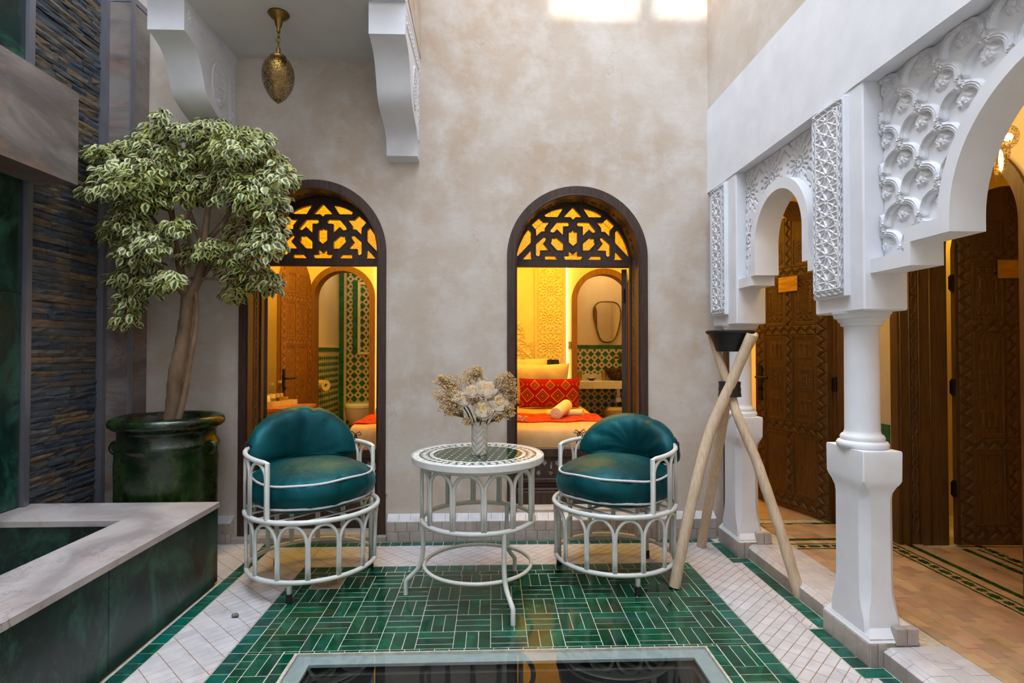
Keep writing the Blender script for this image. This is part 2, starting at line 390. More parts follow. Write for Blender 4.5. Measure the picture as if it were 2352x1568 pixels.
def glassy(name, tint=(1,1,1,1), base=.03, rough=.0, gl=(1,1,1,1)):
    n = N(name); t = n.n('ShaderNodeBsdfTransparent'); t.inputs[0].default_value = tint
    g = n.n('ShaderNodeBsdfGlossy'); g.inputs['Roughness'].default_value = rough; g.inputs[0].default_value = gl
    f = n.n('ShaderNodeFresnel'); f.inputs[0].default_value = 1.52
    bk = n.n('ShaderNodeNewGeometry').outputs['Backfacing']; ff = n.math('MULTIPLY', f.outputs[0], n.math('SUBTRACT', 1.0, bk))
    m = n.n('ShaderNodeMixShader'); n.l(ff, m.inputs[0]); n.l(t.outputs[0], m.inputs[1]); n.l(g.outputs[0], m.inputs[2])
    n.l(m.outputs[0], n.t.nodes['Material Output'].inputs[0]); return n.m
MT['glass'] = glassy('clear_glass', (.985,.995,.99,1)); MT['bottle'] = glassy('clear_bottle', (.9,.92,.93,1))
def amber():
    n = N('amber_patterned_glass'); p = n.pos('pos'); f = n.noise(p, 130, 2); col = n.ramp(f, [(.38, srgb(200,166,84)), (.6, srgb(244,234,176))])
    t = n.n('ShaderNodeBsdfTranslucent'); n.l(col, t.inputs[0]); g = n.n('ShaderNodeBsdfTransparent'); n.l(col, g.inputs[0])
    m = n.n('ShaderNodeMixShader'); m.inputs[0].default_value = .35; n.l(t.outputs[0], m.inputs[1]); n.l(g.outputs[0], m.inputs[2])
    s2 = n.n('ShaderNodeBsdfGlossy'); s2.inputs['Roughness'].default_value = .25; m2 = n.n('ShaderNodeMixShader'); m2.inputs[0].default_value = .04
    n.l(m.outputs[0], m2.inputs[1]); n.l(s2.outputs[0], m2.inputs[2]); n.l(m2.outputs[0], n.t.nodes['Material Output'].inputs[0]); return n.m
MT['amber'] = amber()
MT['mirror'] = simple('mirror_silver', (.78,.78,.76,1), (.76,.76,.74,1), 3, .03, metal=1)
MT['pit'] = simple('dark_pit', srgb(52,50,48), srgb(44,42,41), 4, .8, coord='pos')
MT['bottle_cap'] = simple('blue_cap', srgb(150,170,190), None, 10, .4)
MT['wicker'] = simple('wicker', srgb(196,164,96), srgb(160,124,66), 60, .8, bump=.5, stretch=(1,1,3))
MT['stone'] = simple('grey_pebble', srgb(120,114,108), srgb(80,74,70), 50, .5)
MT['terracotta'] = simple('drain_stone', srgb(140,118,96), srgb(120,100,80), 40, .6, coord='pos')
# ================= setting: floor, walls, ceilings =================
def arc(cx, cz, r, a0, a1, n=24): return [(cx+r*math.cos(a0+(a1-a0)*i/n), cz+r*math.sin(a0+(a1-a0)*i/n)) for i in range(n+1)]
def arch_hole(cx, half, zs, zb, n=28): return [(cx-half, zb), (cx+half, zb)]+arc(cx, zs, half, 0, PI, n)
FX = lambda u, v, t: (u, t, v)          # u along x, v up, t depth in y
FY = lambda u, v, t: (t, u, v)          # u along y, v up, t depth in x
FZ = lambda u, v, t: (u, v, t)

floor = setting('floor', 'courtyard floor of green and ivory glazed tiles')
m = M(); pit = [(-.80,2.385),(.90,2.385),(.90,.9),(-.80,.9)]
m.plate([(-2.6,-1.7),(1.8,-1.7),(1.8,3.85),(-2.6,3.85)], [pit], FZ, -.15, -.0012)
m.build('grout_bed', MT['grout'], floor)
gal = setting('floor', 'gallery floor of sand coloured tiles with green star borders')
M().plate([(1.56,-1.7),(4.2,-1.7),(4.2,3.95),(3.0,3.95),(3.0,5.9),(1.56,5.9)], [], FZ, -.15, .072).build('grout_bed', MT['grout'], gal)
bf = setting('floor', 'bedroom floors of the two rooms')
M().b(-2.5,1.7,4.04,7.4,-.1,.02).build('floor_slab', simple('bedroom_tile', srgb(190,150,110), None, 5, .4), bf)

# back wall with the three arched openings
W1 = dict(cx=-1.186, ro=.482, ri=.42, zs=1.905, zb=.035)
W2 = dict(cx=.577, ro=.476, ri=.412, zs=1.885, zb=.185)
W3 = dict(cx=1.99, ro=.42, ri=.345, zs=1.92, zb=.07)
wb = setting('wall_back', 'beige polished plaster wall with two arched windows')
M().plate([(-2.6,0),(2.62,0),(2.62,2.9),(1.6,2.9),(1.6,7.6),(-2.6,7.6)], [arch_hole(k['cx'],k['ro']-.004,k['zs'],k['zb']) for k in (W1,W2,W3)], FX, 3.80, 4.05).build('plaster_face', MT['plaster'], wb)
# thin raised plaster lip around the right arch
for k in (W1,W2):
    o = arc(k['cx'],k['zs'],k['ro']+.012,0,PI,36); i = arc(k['cx'],k['zs'],k['ro']-.002,0,PI,36)
    M().plate([(k['cx']+k['ro']+.012,.3)]+o+[(k['cx']-k['ro']-.012,.3),(k['cx']-k['ro']+.002,.3)]+i[::-1]+[(k['cx']+k['ro']-.002,.3)], [], FX, 3.794, 3.82).build('arch_lip', MT['plaster'], wb, True, angle=40)
wl = setting('wall_left', 'water wall of green marble and split slate')
M().b(-2.75,-2.47,-1.7,3.9,0,7.6).build('wall_core', MT['plaster'], wl)
wf = setting('wall_front', 'unseen courtyard wall behind the camera, top stepped to shape the sun patches')
M().plate([(-2.7,0),(1.7,0),(1.7,7.33),(1.125,7.33),(1.125,9),(.985,9),(.985,7.31),(.41,7.31),(.41,9),(-2.7,9)], [], FX, -1.9, -1.6).build('plaster_face', MT['stucco'], wf)  # stepped top invented to cut the sun into patches, white face bounces light
# gallery walls and ceiling
wg = setting('wall_gallery', 'cream plaster wall of the gallery')
D4 = dict(cy=2.95, ro=.46, ri=.40, zs=1.86, zb=.07)
M().plate([(-1.7,.05),(3.82,.05),(3.82,2.9),(-1.7,2.9)], [arch_hole(D4['cy'],D4['ro']-.004,D4['zs'],D4['zb'])], FY, 2.474, 2.765).build('plaster_face', MT['plaster_in'], wg)
M().b(1.62,4.3,-1.75,-1.55,0,2.9).build('end_face', MT['plaster_in'], wg)
cg = setting('ceiling', 'gallery ceiling')
M().b(1.6,4.3,-1.75,4.05,2.72,2.9).build('ceiling_slab', MT['plaster_in'], cg)
# green tile dado at the end of the gallery
for i in range(7):
    for j in range(14):
        M().chbox(2.464, 2.476, 3.44+i*.052, 3.49+i*.052, .09+j*.05, .138+j*.05, .0015).build('dado_tile', MT['bath_green'], wg)

def room(name, x0, x1, y0, y1, zt, mat, back=None, side_left=True):
    r = setting(name, None)
    M().b(x0-.06,x0,y0,y1,0,zt).build('side_face', mat, r)
    M().b(x1,x1+.06,y0,y1,0,zt).build('side_face', mat, r)
    M().b(x0-.06,x1+.06,y0,y1+.06,zt,zt+.08).build('ceiling_slab', mat, r)
    if back: M().plate([(x0-.06,0),(x1+.13,0),(x1+.13,zt),(x0-.06,zt)], [back], FX, y1, y1+.12).build('back_face', mat, r)
    else: M().b(x0-.06,x1+.06,y1,y1+.06,0,zt).build('back_face', mat, r)
    return r
A_C, B_C = -1.57, 1.19
room('wall_bedroom', -2.44, -.30, 4.05, 6.0, 2.75, MT['plaster_in'], arch_hole(A_C,.335,1.80,.02))
room('wall_bedroom', -.18, 1.66, 4.05, 6.0, 2.75, MT['plaster_in'], arch_hole(B_C,.335,1.78,.02))
room('wall_bathroom', -1.95, -1.0, 6.12, 7.25, 2.6, MT['plaster_in'])
room('wall_bathroom', .70, 1.74, 6.12, 7.2, 2.6, MT['plaster_in'])
room('wall_guest_room', 1.78, 3.1, 4.06, 5.8, 2.75, MT['plaster_in'])
rr = setting('wall_guest_room', None)
M().b(4.15,4.2,1.9,4.02,0,2.75).b(2.78,4.2,1.9,1.96,0,2.75).b(2.78,4.2,3.96,4.02,0,2.75).build('side_face', MT['plaster_in'], rr)

# balcony: soffit, slab front, parapet and two carved corbels
cb = setting('ceiling', 'white soffit under the balcony')
M().b(-1.90,-.485,3.13,3.80,3.20,3.34).build('soffit_slab', MT['soffit'], cb)
M().plate([(3.10,3.28),(3.80,3.22),(3.80,4.7),(3.10,4.7)], [], FY, -.60, -.48).build('parapet_side', MT['plaster'], cb)
M().b(-1.95,-.48,3.05,3.13,3.30,4.7).build('parapet_front', MT['plaster'], cb)
M().b(-1.95,-.50,3.00,3.16,3.285,3.32).build('slab_edge', MT['marble_brown'], cb)

# ---- relief patterns (height functions on local metres, values about 0..1) ----
def inpoly(U, V, poly):
    r = np.zeros(U.shape, bool); n = len(poly)
    for i in range(n):
        x0,y0 = poly[i]; x1,y1 = poly[(i+1)%n]
        if y0 == y1: continue
        c = ((y0 > V) != (y1 > V)) & (U < (x1-x0)*(V-y0)/(y1-y0)+x0); r ^= c
    return r
def polydist(U, V, poly, closed=True):
    d = np.full(U.shape, 9.0); n = len(poly)
    for i in range(n if closed else n-1):
        ax,ay = poly[i]; bx,by = poly[(i+1)%n]; dx,dy = bx-ax,by-ay; L = dx*dx+dy*dy
        if L < 1e-14: continue
        t = np.clip(((U-ax)*dx+(V-ay)*dy)/L,0,1); d = np.minimum(d, np.hypot(U-ax-t*dx, V-ay-t*dy))
    return d
sm = lambda x, a, b: (lambda t: t*t*(3-2*t))(np.clip((x-a)/(b-a),0,1))
def fam(U, V, ang, s, off=0):
    t = (U*math.cos(ang)+V*math.sin(ang)-off)/s; return np.abs(t-np.round(t))*s
def lattice(U, V, a):
    # interlaced straps running in six directions through star nodes
    h = np.zeros(U.shape)
    for ang, s, w in ((PI/6,a*.5,.0042),(5*PI/6,a*.5,.0042),(PI/3,a*.433,.0036),(2*PI/3,a*.433,.0036),(PI/2,a*.5,.0036)):
        h = np.maximum(h, 1-sm(fam(U,V,ang,s), w*.55, w*1.5))
    r = np.hypot(U-np.round(U/(a*.866))*a*.866, V-np.round(V/a)*a)
    return np.where(r < .007, np.clip(r/.007,0,1)*.7, h)
def chainband(U, V, p, w):
    # row of pointed lenses along v
    t = np.abs((V/p) % 1-.5)*2; hw = w*np.sqrt(np.clip(1-t*t,0,1)); d = np.abs(np.abs(U)-hw*.8)
    return np.maximum(1-sm(d,.0012,.0035), .55*(1-sm(np.abs(U),.0,.0025)))
def scroll(U, V, s):
    cu = U/s-np.round(U/s); cv = V/s-np.round(V/s); r = np.hypot(cu,cv); th = np.arctan2(cv,cu)
    h = 1-sm(np.abs(r-.33-.06*np.sin(3*th)),.05,.12)
    h = np.maximum(h, 1-sm(r,.06,.13)); return np.maximum(h, (1-sm(np.abs(np.abs(cu)-np.abs(cv)),.03,.09))*(r > .36))
def rosette(U, V, a, n=16):
    cu = U-np.round(U/a)*a; cv = V-np.round(V/a)*a; r = np.hypot(cu,cv)/a; th = np.arctan2(cv,cu)
    f = np.abs(((th*n/(2*PI)) % 1)-.5); g = np.abs(((th*n/(2*PI)+.5) % 1)-.5)
    arcw = f*2*PI*np.maximum(r,.02)/n; arcg = g*2*PI*np.maximum(r,.02)/n
    hole = np.zeros(U.shape)
    hole = np.maximum(hole, (1-sm(arcw,.006,.016))*sm(r,.07,.085)*(1-sm(r,.13,.145)))
    hole = np.maximum(hole, (1-sm(arcg,.012,.024))*sm(r,.155,.175)*(1-sm(r,.30,.32)))
    hole = np.maximum(hole, (1-sm(arcw,.016,.03))*sm(r,.335,.35)*(1-sm(r,.42,.44)))
    d = np.abs(np.abs(cu)/a-np.abs(cv)/a); hole = np.maximum(hole, (1-sm(np.abs(d-.12),.01,.03))*sm(r,.45,.47)*(1-sm(r,.66,.68)))
    hole = np.maximum(hole, (1-sm(r,.02,.035)))
    return 1-hole
_SB = {}
def sebka(U, V, W, Hh):
    # net of scale-shaped lobed arches with stepped shoulders and a palmette in every field
    if not _SB:
        nu, nv = 186, 205; u, v = np.meshgrid((np.arange(nu)+.5)/nu*W, (np.arange(nv)+.5)/nv*Hh, indexing='ij')
        half = [(-.5,-.02),(-.5,.085),(-.425,.085),(-.425,.15)]+[(-.425+.355*(1-math.cos(t)),.15+.27*math.sin(t)) for t in [PI/2*k/8 for k in range(1,9)]]+[(-.07,.47),(0,.47),(0,.5)]
        d = np.full(u.shape,9.); best = np.zeros(u.shape)
        for i in range(-2,4):
            for j in range(-2,4):
                if (i+j)%2: continue
                cx, cy = i*W/2, j*Hh/2
                for sg in (-1,1):
                    d = np.minimum(d, polydist(u,v,[(cx+sg*a*W, cy+b_*Hh) for a,b_ in half],False))
        strap = 1-sm(d,.0075,.0125); groove = .35*(1-sm(np.abs(d-.0040),.0014,.0036))
        h = strap-groove*(d < .0085)
        back = np.zeros(u.shape)
        for i in range(-2,4):
            for j in range(-2,4):
                if (i+j)%2: continue
                x = u-i*W/2; y = v-j*Hh/2-.046
                for k in range(-3,4):
                    a = k*.46; L = .033+.007*(k == 0); r = x*math.sin(a)+y*math.cos(a); q = x*math.cos(a)-y*math.sin(a)
                    e = np.hypot((r-L*.62)/(L*.55), q/.0068); pet = np.clip(1-e,0,1)**.5*.75; pet = np.where((np.abs(q) < .0011)&(e < .8), pet*.5, pet)
                    back = np.maximum(back, pet)
                for sx in (-1,1):
                    rr = np.hypot(x-sx*.016, y+.010); back = np.maximum(back, np.where(rr < .0105, .55*(.35+.65*(np.abs(rr-.0068) < .0026)+.4*(rr < .002)), 0))
                    for k in range(3):
                        a = PI+sx*(.35+.42*k); L = .026; r = x*math.sin(a)+y*math.cos(a); q = x*math.cos(a)-y*math.sin(a); e = np.hypot((r-L*.7)/(L*.5), q/.0048); back = np.maximum(back, np.clip(1-e,0,1)**.5*.6)
                back = np.maximum(back, (1-sm(np.hypot(x,y*.55),.004,.007))*.75)
                st = (np.abs(x) < .004)&(y > .02)&(y < .058); back = np.maximum(back, st*.5)
                for yy in (.040,.050): 
                    for sx in (-1,1): back = np.maximum(back, (np.hypot(x-sx*.0065,y-yy) < .005)*.55)
        hh_ = np.maximum(h, back*.8)
        for _ in range(3): hh_ = (hh_+np.roll(hh_,1,0)+np.roll(hh_,-1,0)+np.roll(hh_,1,1)+np.roll(hh_,-1,1))/5
        _SB['h'] = hh_; _SB['n'] = (nu,nv)
    nu, nv = _SB['n']; a = (U/W-np.floor(U/W))*nu-.5; b_ = (V/Hh-np.floor(V/Hh))*nv-.5
    a0 = np.floor(a).astype(int); b0 = np.floor(b_).astype(int); fa, fb = a-a0, b_-b0; h = _SB['h']
    return (h[a0%nu,b0%nv]*(1-fa)+h[(a0+1)%nu,b0%nv]*fa)*(1-fb)+(h[a0%nu,(b0+1)%nv]*(1-fa)+h[(a0+1)%nu,(b0+1)%nv]*fa)*fb
def relief(name, mat, parent, f, u0, u1, v0, v1, step, Hf, amp, base, mask=None, flip=1):
    nu = max(3, int((u1-u0)/step)+1); nv = max(3, int((v1-v0)/step)+1)
    U, V = np.meshgrid(np.linspace(u0,u1,nu), np.linspace(v0,v1,nv), indexing='ij')
    Hh = Hf(U,V); T = base+flip*amp*Hh
    P = np.zeros((nu,nv,3)); x,y,z = f(U,V,T); P[...,0]=x; P[...,1]=y; P[...,2]=z
    mk = None
    if mask is not None:
        k = mask(U,V); mk = k[:-1,:-1]&k[1:,:-1]&k[1:,1:]&k[:-1,1:]
    return gridmesh(P, name, mat, parent, None, mk)
CORB = [(3.82,3.30),(3.16,3.30),(3.16,3.02),(3.20,3.015),(3.245,3.0),(3.28,2.985),(3.31,2.96),(3.335,2.925),(3.355,2.89),(3.372,2.85),(3.385,2.815),(3.405,2.78),(3.44,2.75),(3.48,2.728),(3.53,2.71),(3.58,2.695),(3.63,2.68),(3.665,2.662),(3.685,2.64),(3.697,2.61),(3.706,2.57),(3.712,2.525),(3.82,2.51)]
def corbel(x0, x1, label, side):
    r = setting('trim_1' if side < 0 else 'trim_2', label)
    M().plate(CORB, [], FY, x0, x1).build('corbel_body', MT['stucco'], r, True, angle=28)
    ov = lambda U,V: np.hypot((U-3.555)/.085,(V-2.90)/.135)
    def Hf(U,V):
        e = ov(U,V); h = (e < 1)*np.maximum(scroll(U-3.555,V-2.90,.045), 1-sm(np.abs(e-.95),.02,.08))
        top = (V > 3.085)&(V < 3.155)&(U > 3.20)&(U < 3.72); h = np.maximum(h, top*scroll(U,V-3.12,.05))
        bk = (U > 3.70)&(U < 3.765)&(V > 2.62)&(V < 3.155); return np.maximum(h, bk*scroll(U-3.7325,V,.045))
    relief('carved_side', MT['stucco'], r, FY, 3.17, 3.80, 2.53, 3.195, .0035, Hf, .006, x1+.0006, lambda U,V: inpoly(U,V,CORB))
corbel(-1.90, -1.70, 'left white scroll corbel under the balcony behind the fig tree', -1)
corbel(-.69, -.487, 'right white scroll corbel under the balcony', 1)

# ---- left side: marble, slate panel, trims, pilaster ----
gp = setting('trim_3', 'green marble cladding of the water wall')
for a, b_ in ((.44,1.545),(1.55,2.75),(2.755,4.2)): M().chbox(-2.47,-2.452,.2,3.035,a,b_,.002).build('marble_panel', MT['marble_green'], gp)
at_ = setting('trim_4', 'grey metal edge strips of the slate panel')
M().b(-2.47,-2.43,3.038,3.075,.44,4.4).build('edge_strip', MT['aluminium'], at_)
M().b(-2.46,-2.405,3.585,3.62,.02,4.4).build('edge_strip', MT['aluminium'], at_)
M().b(-2.272,-2.258,3.612,3.64,.02,3.46).build('edge_strip', MT['aluminium'], at_)
pl = setting('trim_5', 'grey brown marble pilaster in the left corner')
M().chbox(-2.47,-2.265,3.62,3.80,.0,1.52,.003).build('marble_slab', MT['marble_brown'], pl)
M().chbox(-2.47,-2.265,3.62,3.80,1.524,3.45,.003).build('marble_slab', MT['marble_brown'], pl)
M().b(-2.47,-2.262,3.62,3.80,3.452,3.49).build('cap_strip', MT['aluminium'], pl)
M().b(-2.472,-2.455,3.05,3.60,.2,4.4).build('mortar_bed', MT['grout'], wl)
z = .26
rows = 0
while z < 3.62 and rows < 100:
    hh = R.choice((.031,.035,.039,.043)); y = 3.075
    while y < 3.58:
        L = R.uniform(.10,.30); e = min(y+L, 3.585)
        if 3.585-e < .05: e = 3.585
        d = R.uniform(.0,.009); mm = M()
        ny = max(2,int((e-y)/.05)); vs = []; q = []
        for i in range(ny+1):
            yy = y+.0012+(e-y-.0024)*i/ny
            for k, zz in enumerate((z+.001, z+hh*.5, z+hh-.001)):
                ex = d+R.uniform(-.003,.004)+(.003 if k == 1 else 0); vs.append((-2.448+ex,yy,zz+R.uniform(-.0012,.0012)*(k == 1)))
        nn = len(vs)
        for i in range(ny+1):
            for zz in (z+.001, z+hh-.001): vs.append((-2.462, y+.0012+(e-y-.0024)*i/ny, zz))
        for i in range(ny):
            for k in range(2): q.append((i*3+k,(i+1)*3+k,(i+1)*3+k+1,i*3+k+1))
            q.append((nn+i*2,nn+i*2+2,(i+1)*3,i*3)); q.append((i*3+2,(i+1)*3+2,nn+i*2+3,nn+i*2+1))
        q += [(nn,0,1),(nn,1,2),(nn,2,nn+1)]; E_ = ny*3; q += [(nn+ny*2,E_+1,E_),(nn+ny*2,E_+2,E_+1),(nn+ny*2,nn+ny*2+1,E_+2)]
        mm.add(vs,q); mm.build('slate_stone', MT['slate'], wl); y = e
    z += hh; rows += 1
# ================= right wall: white arcade with carved plaster =================
wr = setting('wall_right', 'white arcade with carved plaster panels below a beige wall')
M().b(1.476,1.66,-1.7,3.80,2.893,7.6).build('upper_wall', MT['plaster'], wr)
M().b(1.47,1.655,-1.7,3.80,2.325,2.892).build('frieze', MT['stucco'], wr)
BL = [(3.36,3.72),(2.19,2.53),(.23,.57)]        # wall blocks above the columns, along y
for y0, y1 in BL:
    M().chbox(1.475,1.655,y0,y1,1.41,2.33,.006).build('wall_block', MT['stucco'], wr)
def bay(y0, y1, cy, cz, r, jz, s1, s2, xf, step, Hf, name, m=.055):
    # y0<y1; opening with jambs cy+-r, a step at s1 (y offset, z) and s2
    def prof(dr, dz, outer=False):
        a = math.asin(min(1,max(-1,0)))
        p = [(cy+r+dr, jz+dz)]+[(cy+(r+dr)*math.cos(t), cz+(r+dr)*math.sin(t)) for t in [PI*i/36 for i in range(37)]]+[(cy-r-dr, jz+dz)]
        return p
    inn = prof(0,0)
    # flat band around the opening: archivolt with stepped feet
    out = [(y1,1.552 if s2 is None else s2),(y1,jz+.035+(0)),(cy+r+m+.05,jz+.035),(cy+r+m,jz+.075)]
    band_o = prof(m,.06)
    yl, yr = y0, y1
    zl = s2
    poly = [(yr,zl),(yr,zl+.055),(cy+r+s1+.03,zl+.055),(cy+r+s1+.03,jz+.055),(cy+r+m,jz+.055)]+band_o[1:-1]+[(cy-r-m,jz+.055),(cy-r-s1-.03,jz+.055),(cy-r-s1-.03,zl+.055),(yl,zl+.055),(yl,zl),(cy-r-s1,zl),(cy-r-s1,jz),(cy-r,jz)]+inn[1:-1][::-1]+[(cy+r,jz),(cy+r+s1,jz),(cy+r+s1,zl)]
    M().plate(poly, [], FY, xf, 1.625).build('arch_band', MT['stucco'], wr, True, angle=30)
    # spandrel slab behind the relief
    sp = [(yr,2.33),(yl,2.33),(yl,zl+.03),(cy-r-s1-.02,zl+.03),(cy-r-s1-.02,jz+.03),(cy-r-.03,jz+.03)]+prof(.03,.03)[1:-1][::-1]+[(cy+r+.03,jz+.03),(cy+r+s1+.02,jz+.03),(cy+r+s1+.02,zl+.03),(yr,zl+.03)]
    M().plate(sp, [], FY, 1.56, 1.62).build('spandrel', MT['stucco'], wr)
    keep = lambda U,V: ~inpoly(U,V,[(cy-r-m+.006,zl)]+[(a,b) for a,b in prof(m-.006,0)[::-1][0:1]]+prof(m-.006,0)[::-1][1:]+[(cy+r+m-.006,zl)]) & ~((V < jz+.05)&(np.abs(U-cy) < r+s1+.025))
    relief(name, MT['stucco'], wr, FY, y0+.004, y1-.004, zl+.05, 2.322, step, Hf, .024 if step < .0032 or r > .3 else .024, 1.558, keep, -1)
bay(2.53,3.36,2.905,1.85,.243,1.677,.048,1.624,1.488,.0034, lambda U,V: rosette(U-2.905-.14,V-2.19,.28), 'carved_spandrel')
vis0 = 1.15
bay(.57,2.19,1.38,1.69,.42,1.642,.175,1.557,1.50,.0026, lambda U,V: sebka(U-2.19+.02,V-1.62,.186,.205), 'carved_spandrel', .05)
M().b(1.66,1.70,-1.7,3.8,2.3,2.75).build('beam_back', MT['stucco'], wr)
def cpanel(y0, y1, z0, z1):
    a, bb = y0+.0, y1
    M().chbox(1.452,1.48,a,bb,z0,z1,.004).build('panel_frame', MT['stucco'], wr)
    w_ = (y1-y0)
    def Hf(U,V):
        u = U-(y0+y1)/2; v = V-(z0+z1)/2; hu, hv = w_/2-.012, (z1-z0)/2-.012; bw = .022
        ins = (np.abs(u) < hu-bw-.008)&(np.abs(v) < hv-bw-.008)
        side = (np.abs(np.abs(u)-(hu-bw/2)) < bw/2); top = (np.abs(np.abs(v)-(hv-bw/2)) < bw/2)
        h = np.ones(U.shape)
        h = np.where(side, chainband(np.abs(u)-(hu-bw/2),v,.042,.010), h)
        h = np.where(top&~(side&(np.abs(v) < hv-bw)), chainband(np.abs(v)-(hv-bw/2),u,.042,.010), h)
        return np.where(ins, lattice(u,v,.116), h)
    relief('carved_panel', MT['stucco'], wr, FY, y0+.011, y1-.011, z0+.011, z1-.011, .0024, Hf, .009, 1.4535, None, -1)
cpanel(3.478,3.70,1.475,2.305)
cpanel(2.275,2.505,1.475,2.31)
cpanel(.30,.52,1.475,2.305)
def column(cy, ped_only=False):
    cx = 1.575
    # pedestal: square head and foot, chamfered shaft with scooped stops
    secs = []
    hx, hy = .082, .128
    def sec(z, sx, sy, c): secs.append((z,sx,sy,c))
    for z_, k, c in ((.10,1.0,.012),(.13,1.0,.012),(.165,.985,.014),(.20,.93,.020),(.235,.87,.028),(.28,.845,.031),(.64,.835,.031),(.665,.855,.029),(.69,.91,.020),(.708,.965,.010),(.722,.99,.004),(.835,1.0,.003),(.842,.98,.003)):
        sec(z_, .0735 if z_ < .21 else hx*(1-(1-k)*.8), hy*(k*.955 if z_ < .21 else k), c)
    mm = M(); vs = []; n = 8
    for z_, sx, sy, c in secs:
        for a,b_ in ((sx,sy-c),(sx-c,sy),(-sx+c,sy),(-sx,sy-c),(-sx,-sy+c),(-sx+c,-sy),(sx-c,-sy),(sx,-sy+c)): vs.append((cx+a,cy+b_,z_))
    fs = [(i*n+k,i*n+(k+1)%n,(i+1)*n+(k+1)%n,(i+1)*n+k) for i in range(len(secs)-1) for k in range(n)]+[tuple((len(secs)-1)*n+k for k in range(n))]
    mm.add(vs,fs).build('pedestal', MT['stucco'], wr, True, angle=24)
    sh = M().lathe([(.088,.838),(.098,.845),(.100,.858),(.094,.868),(.084,.872),(.086,.884),(.080,.894),(.071,.90),(.0675,.915),(.066,1.34),(.068,1.352),(.079,1.356),(.081,1.368),(.088,1.372),(.092,1.384),(.104,1.388),(.106,1.40),(.112,1.405),(.112,1.412)],(cx,cy,0),40)
    sh.v = [(cx+(v[0]-cx)*.98,v[1],v[2]) for v in sh.v]
    sh.build('column_shaft', MT['stucco'], wr, True, angle=50)
    # tiled plinth: two courses of grey tiles and a white sloped cap
    x0, x1, y0, y1 = 1.492, 1.70, cy-.155, cy+.155
    M().b(x0+.006,x1,y0+.006,y1-.006,-.005,.105).build('plinth_core', MT['grout'], wr)
    sl = M(); a = [(x0,y0,.092),(x1,y0,.092),(x1,y1,.092),(x0,y1,.092)]; b2 = [(x0+.022,y0+.03,.135),(x1,y0+.03,.135),(x1,y1-.03,.135),(x0+.022,y1-.03,.135)]
    sl.add(a+b2,[(0,1,5,4),(1,2,6,5),(2,3,7,6),(3,0,4,7),(4,5,6,7)]).build('plinth_cap', MT['stucco'], wr)
    k = 0; yy = y0
    while yy < y1-.01:
        e = min(yy+.078,y1); M().chbox(x0-.004,x0+.008,yy+.001,e-.001,.0,.09,.002).build('plinth_tile', MT['grey_tile'], wr); yy = e
    xx = x0
    while xx < x0+.06:
        e = xx+.033; M().chbox(xx+.001,e-.001,y0-.004,y0+.008,0,.09,.002).build('plinth_tile', MT['grey_tile'], wr); xx = e
    for xx in (1.598,1.645): M().chbox(xx+.001,xx+.046,y0-.004,y0+.03,.082,.148,.002).build('plinth_tile', MT['grey_tile'], wr)
for cy in (3.54,2.36,.40): column(cy)
# kerb between courtyard and gallery
kb = setting('trim_6', 'tiled kerb between courtyard and gallery')
M().b(1.553,1.80,-1.7,3.80,-.1,.062).build('kerb_core', MT['grout'], kb)
def kerb(y0, y1):
    y = y0
    while y < y1-.005:
        e = min(y+.083,y1)
        M().chbox(1.545,1.556,y+.001,e-.001,.0,.06,.0015).build('kerb_tile', MT['grey_tile'], kb)
        q = M().add([(1.545,y+.001,.062),(1.545,e-.001,.062),(1.575,e-.001,.080),(1.575,y+.001,.080),(1.56,y+.001,.05),(1.56,e-.001,.05)],[(0,1,2,3),(0,3,4),(1,5,2),(0,4,5,1),(3,2,5,4)]); q.build('kerb_tile', MT['white_tile'], kb)
        y = e
    for i in range(3):
        y = y0+(.04 if i%2 else 0); x = 1.577+i*.076
        while y < y1-.005:
            e = min(y+.107,y1); M().chbox(x+.001,x+.075,y+.001,e-.001,.06,.080+R.uniform(-.0005,.0005),.0012).build('kerb_tile', MT['white_tile'], kb); y = e
kerb(2.53,3.40); kerb(1.25,2.20)
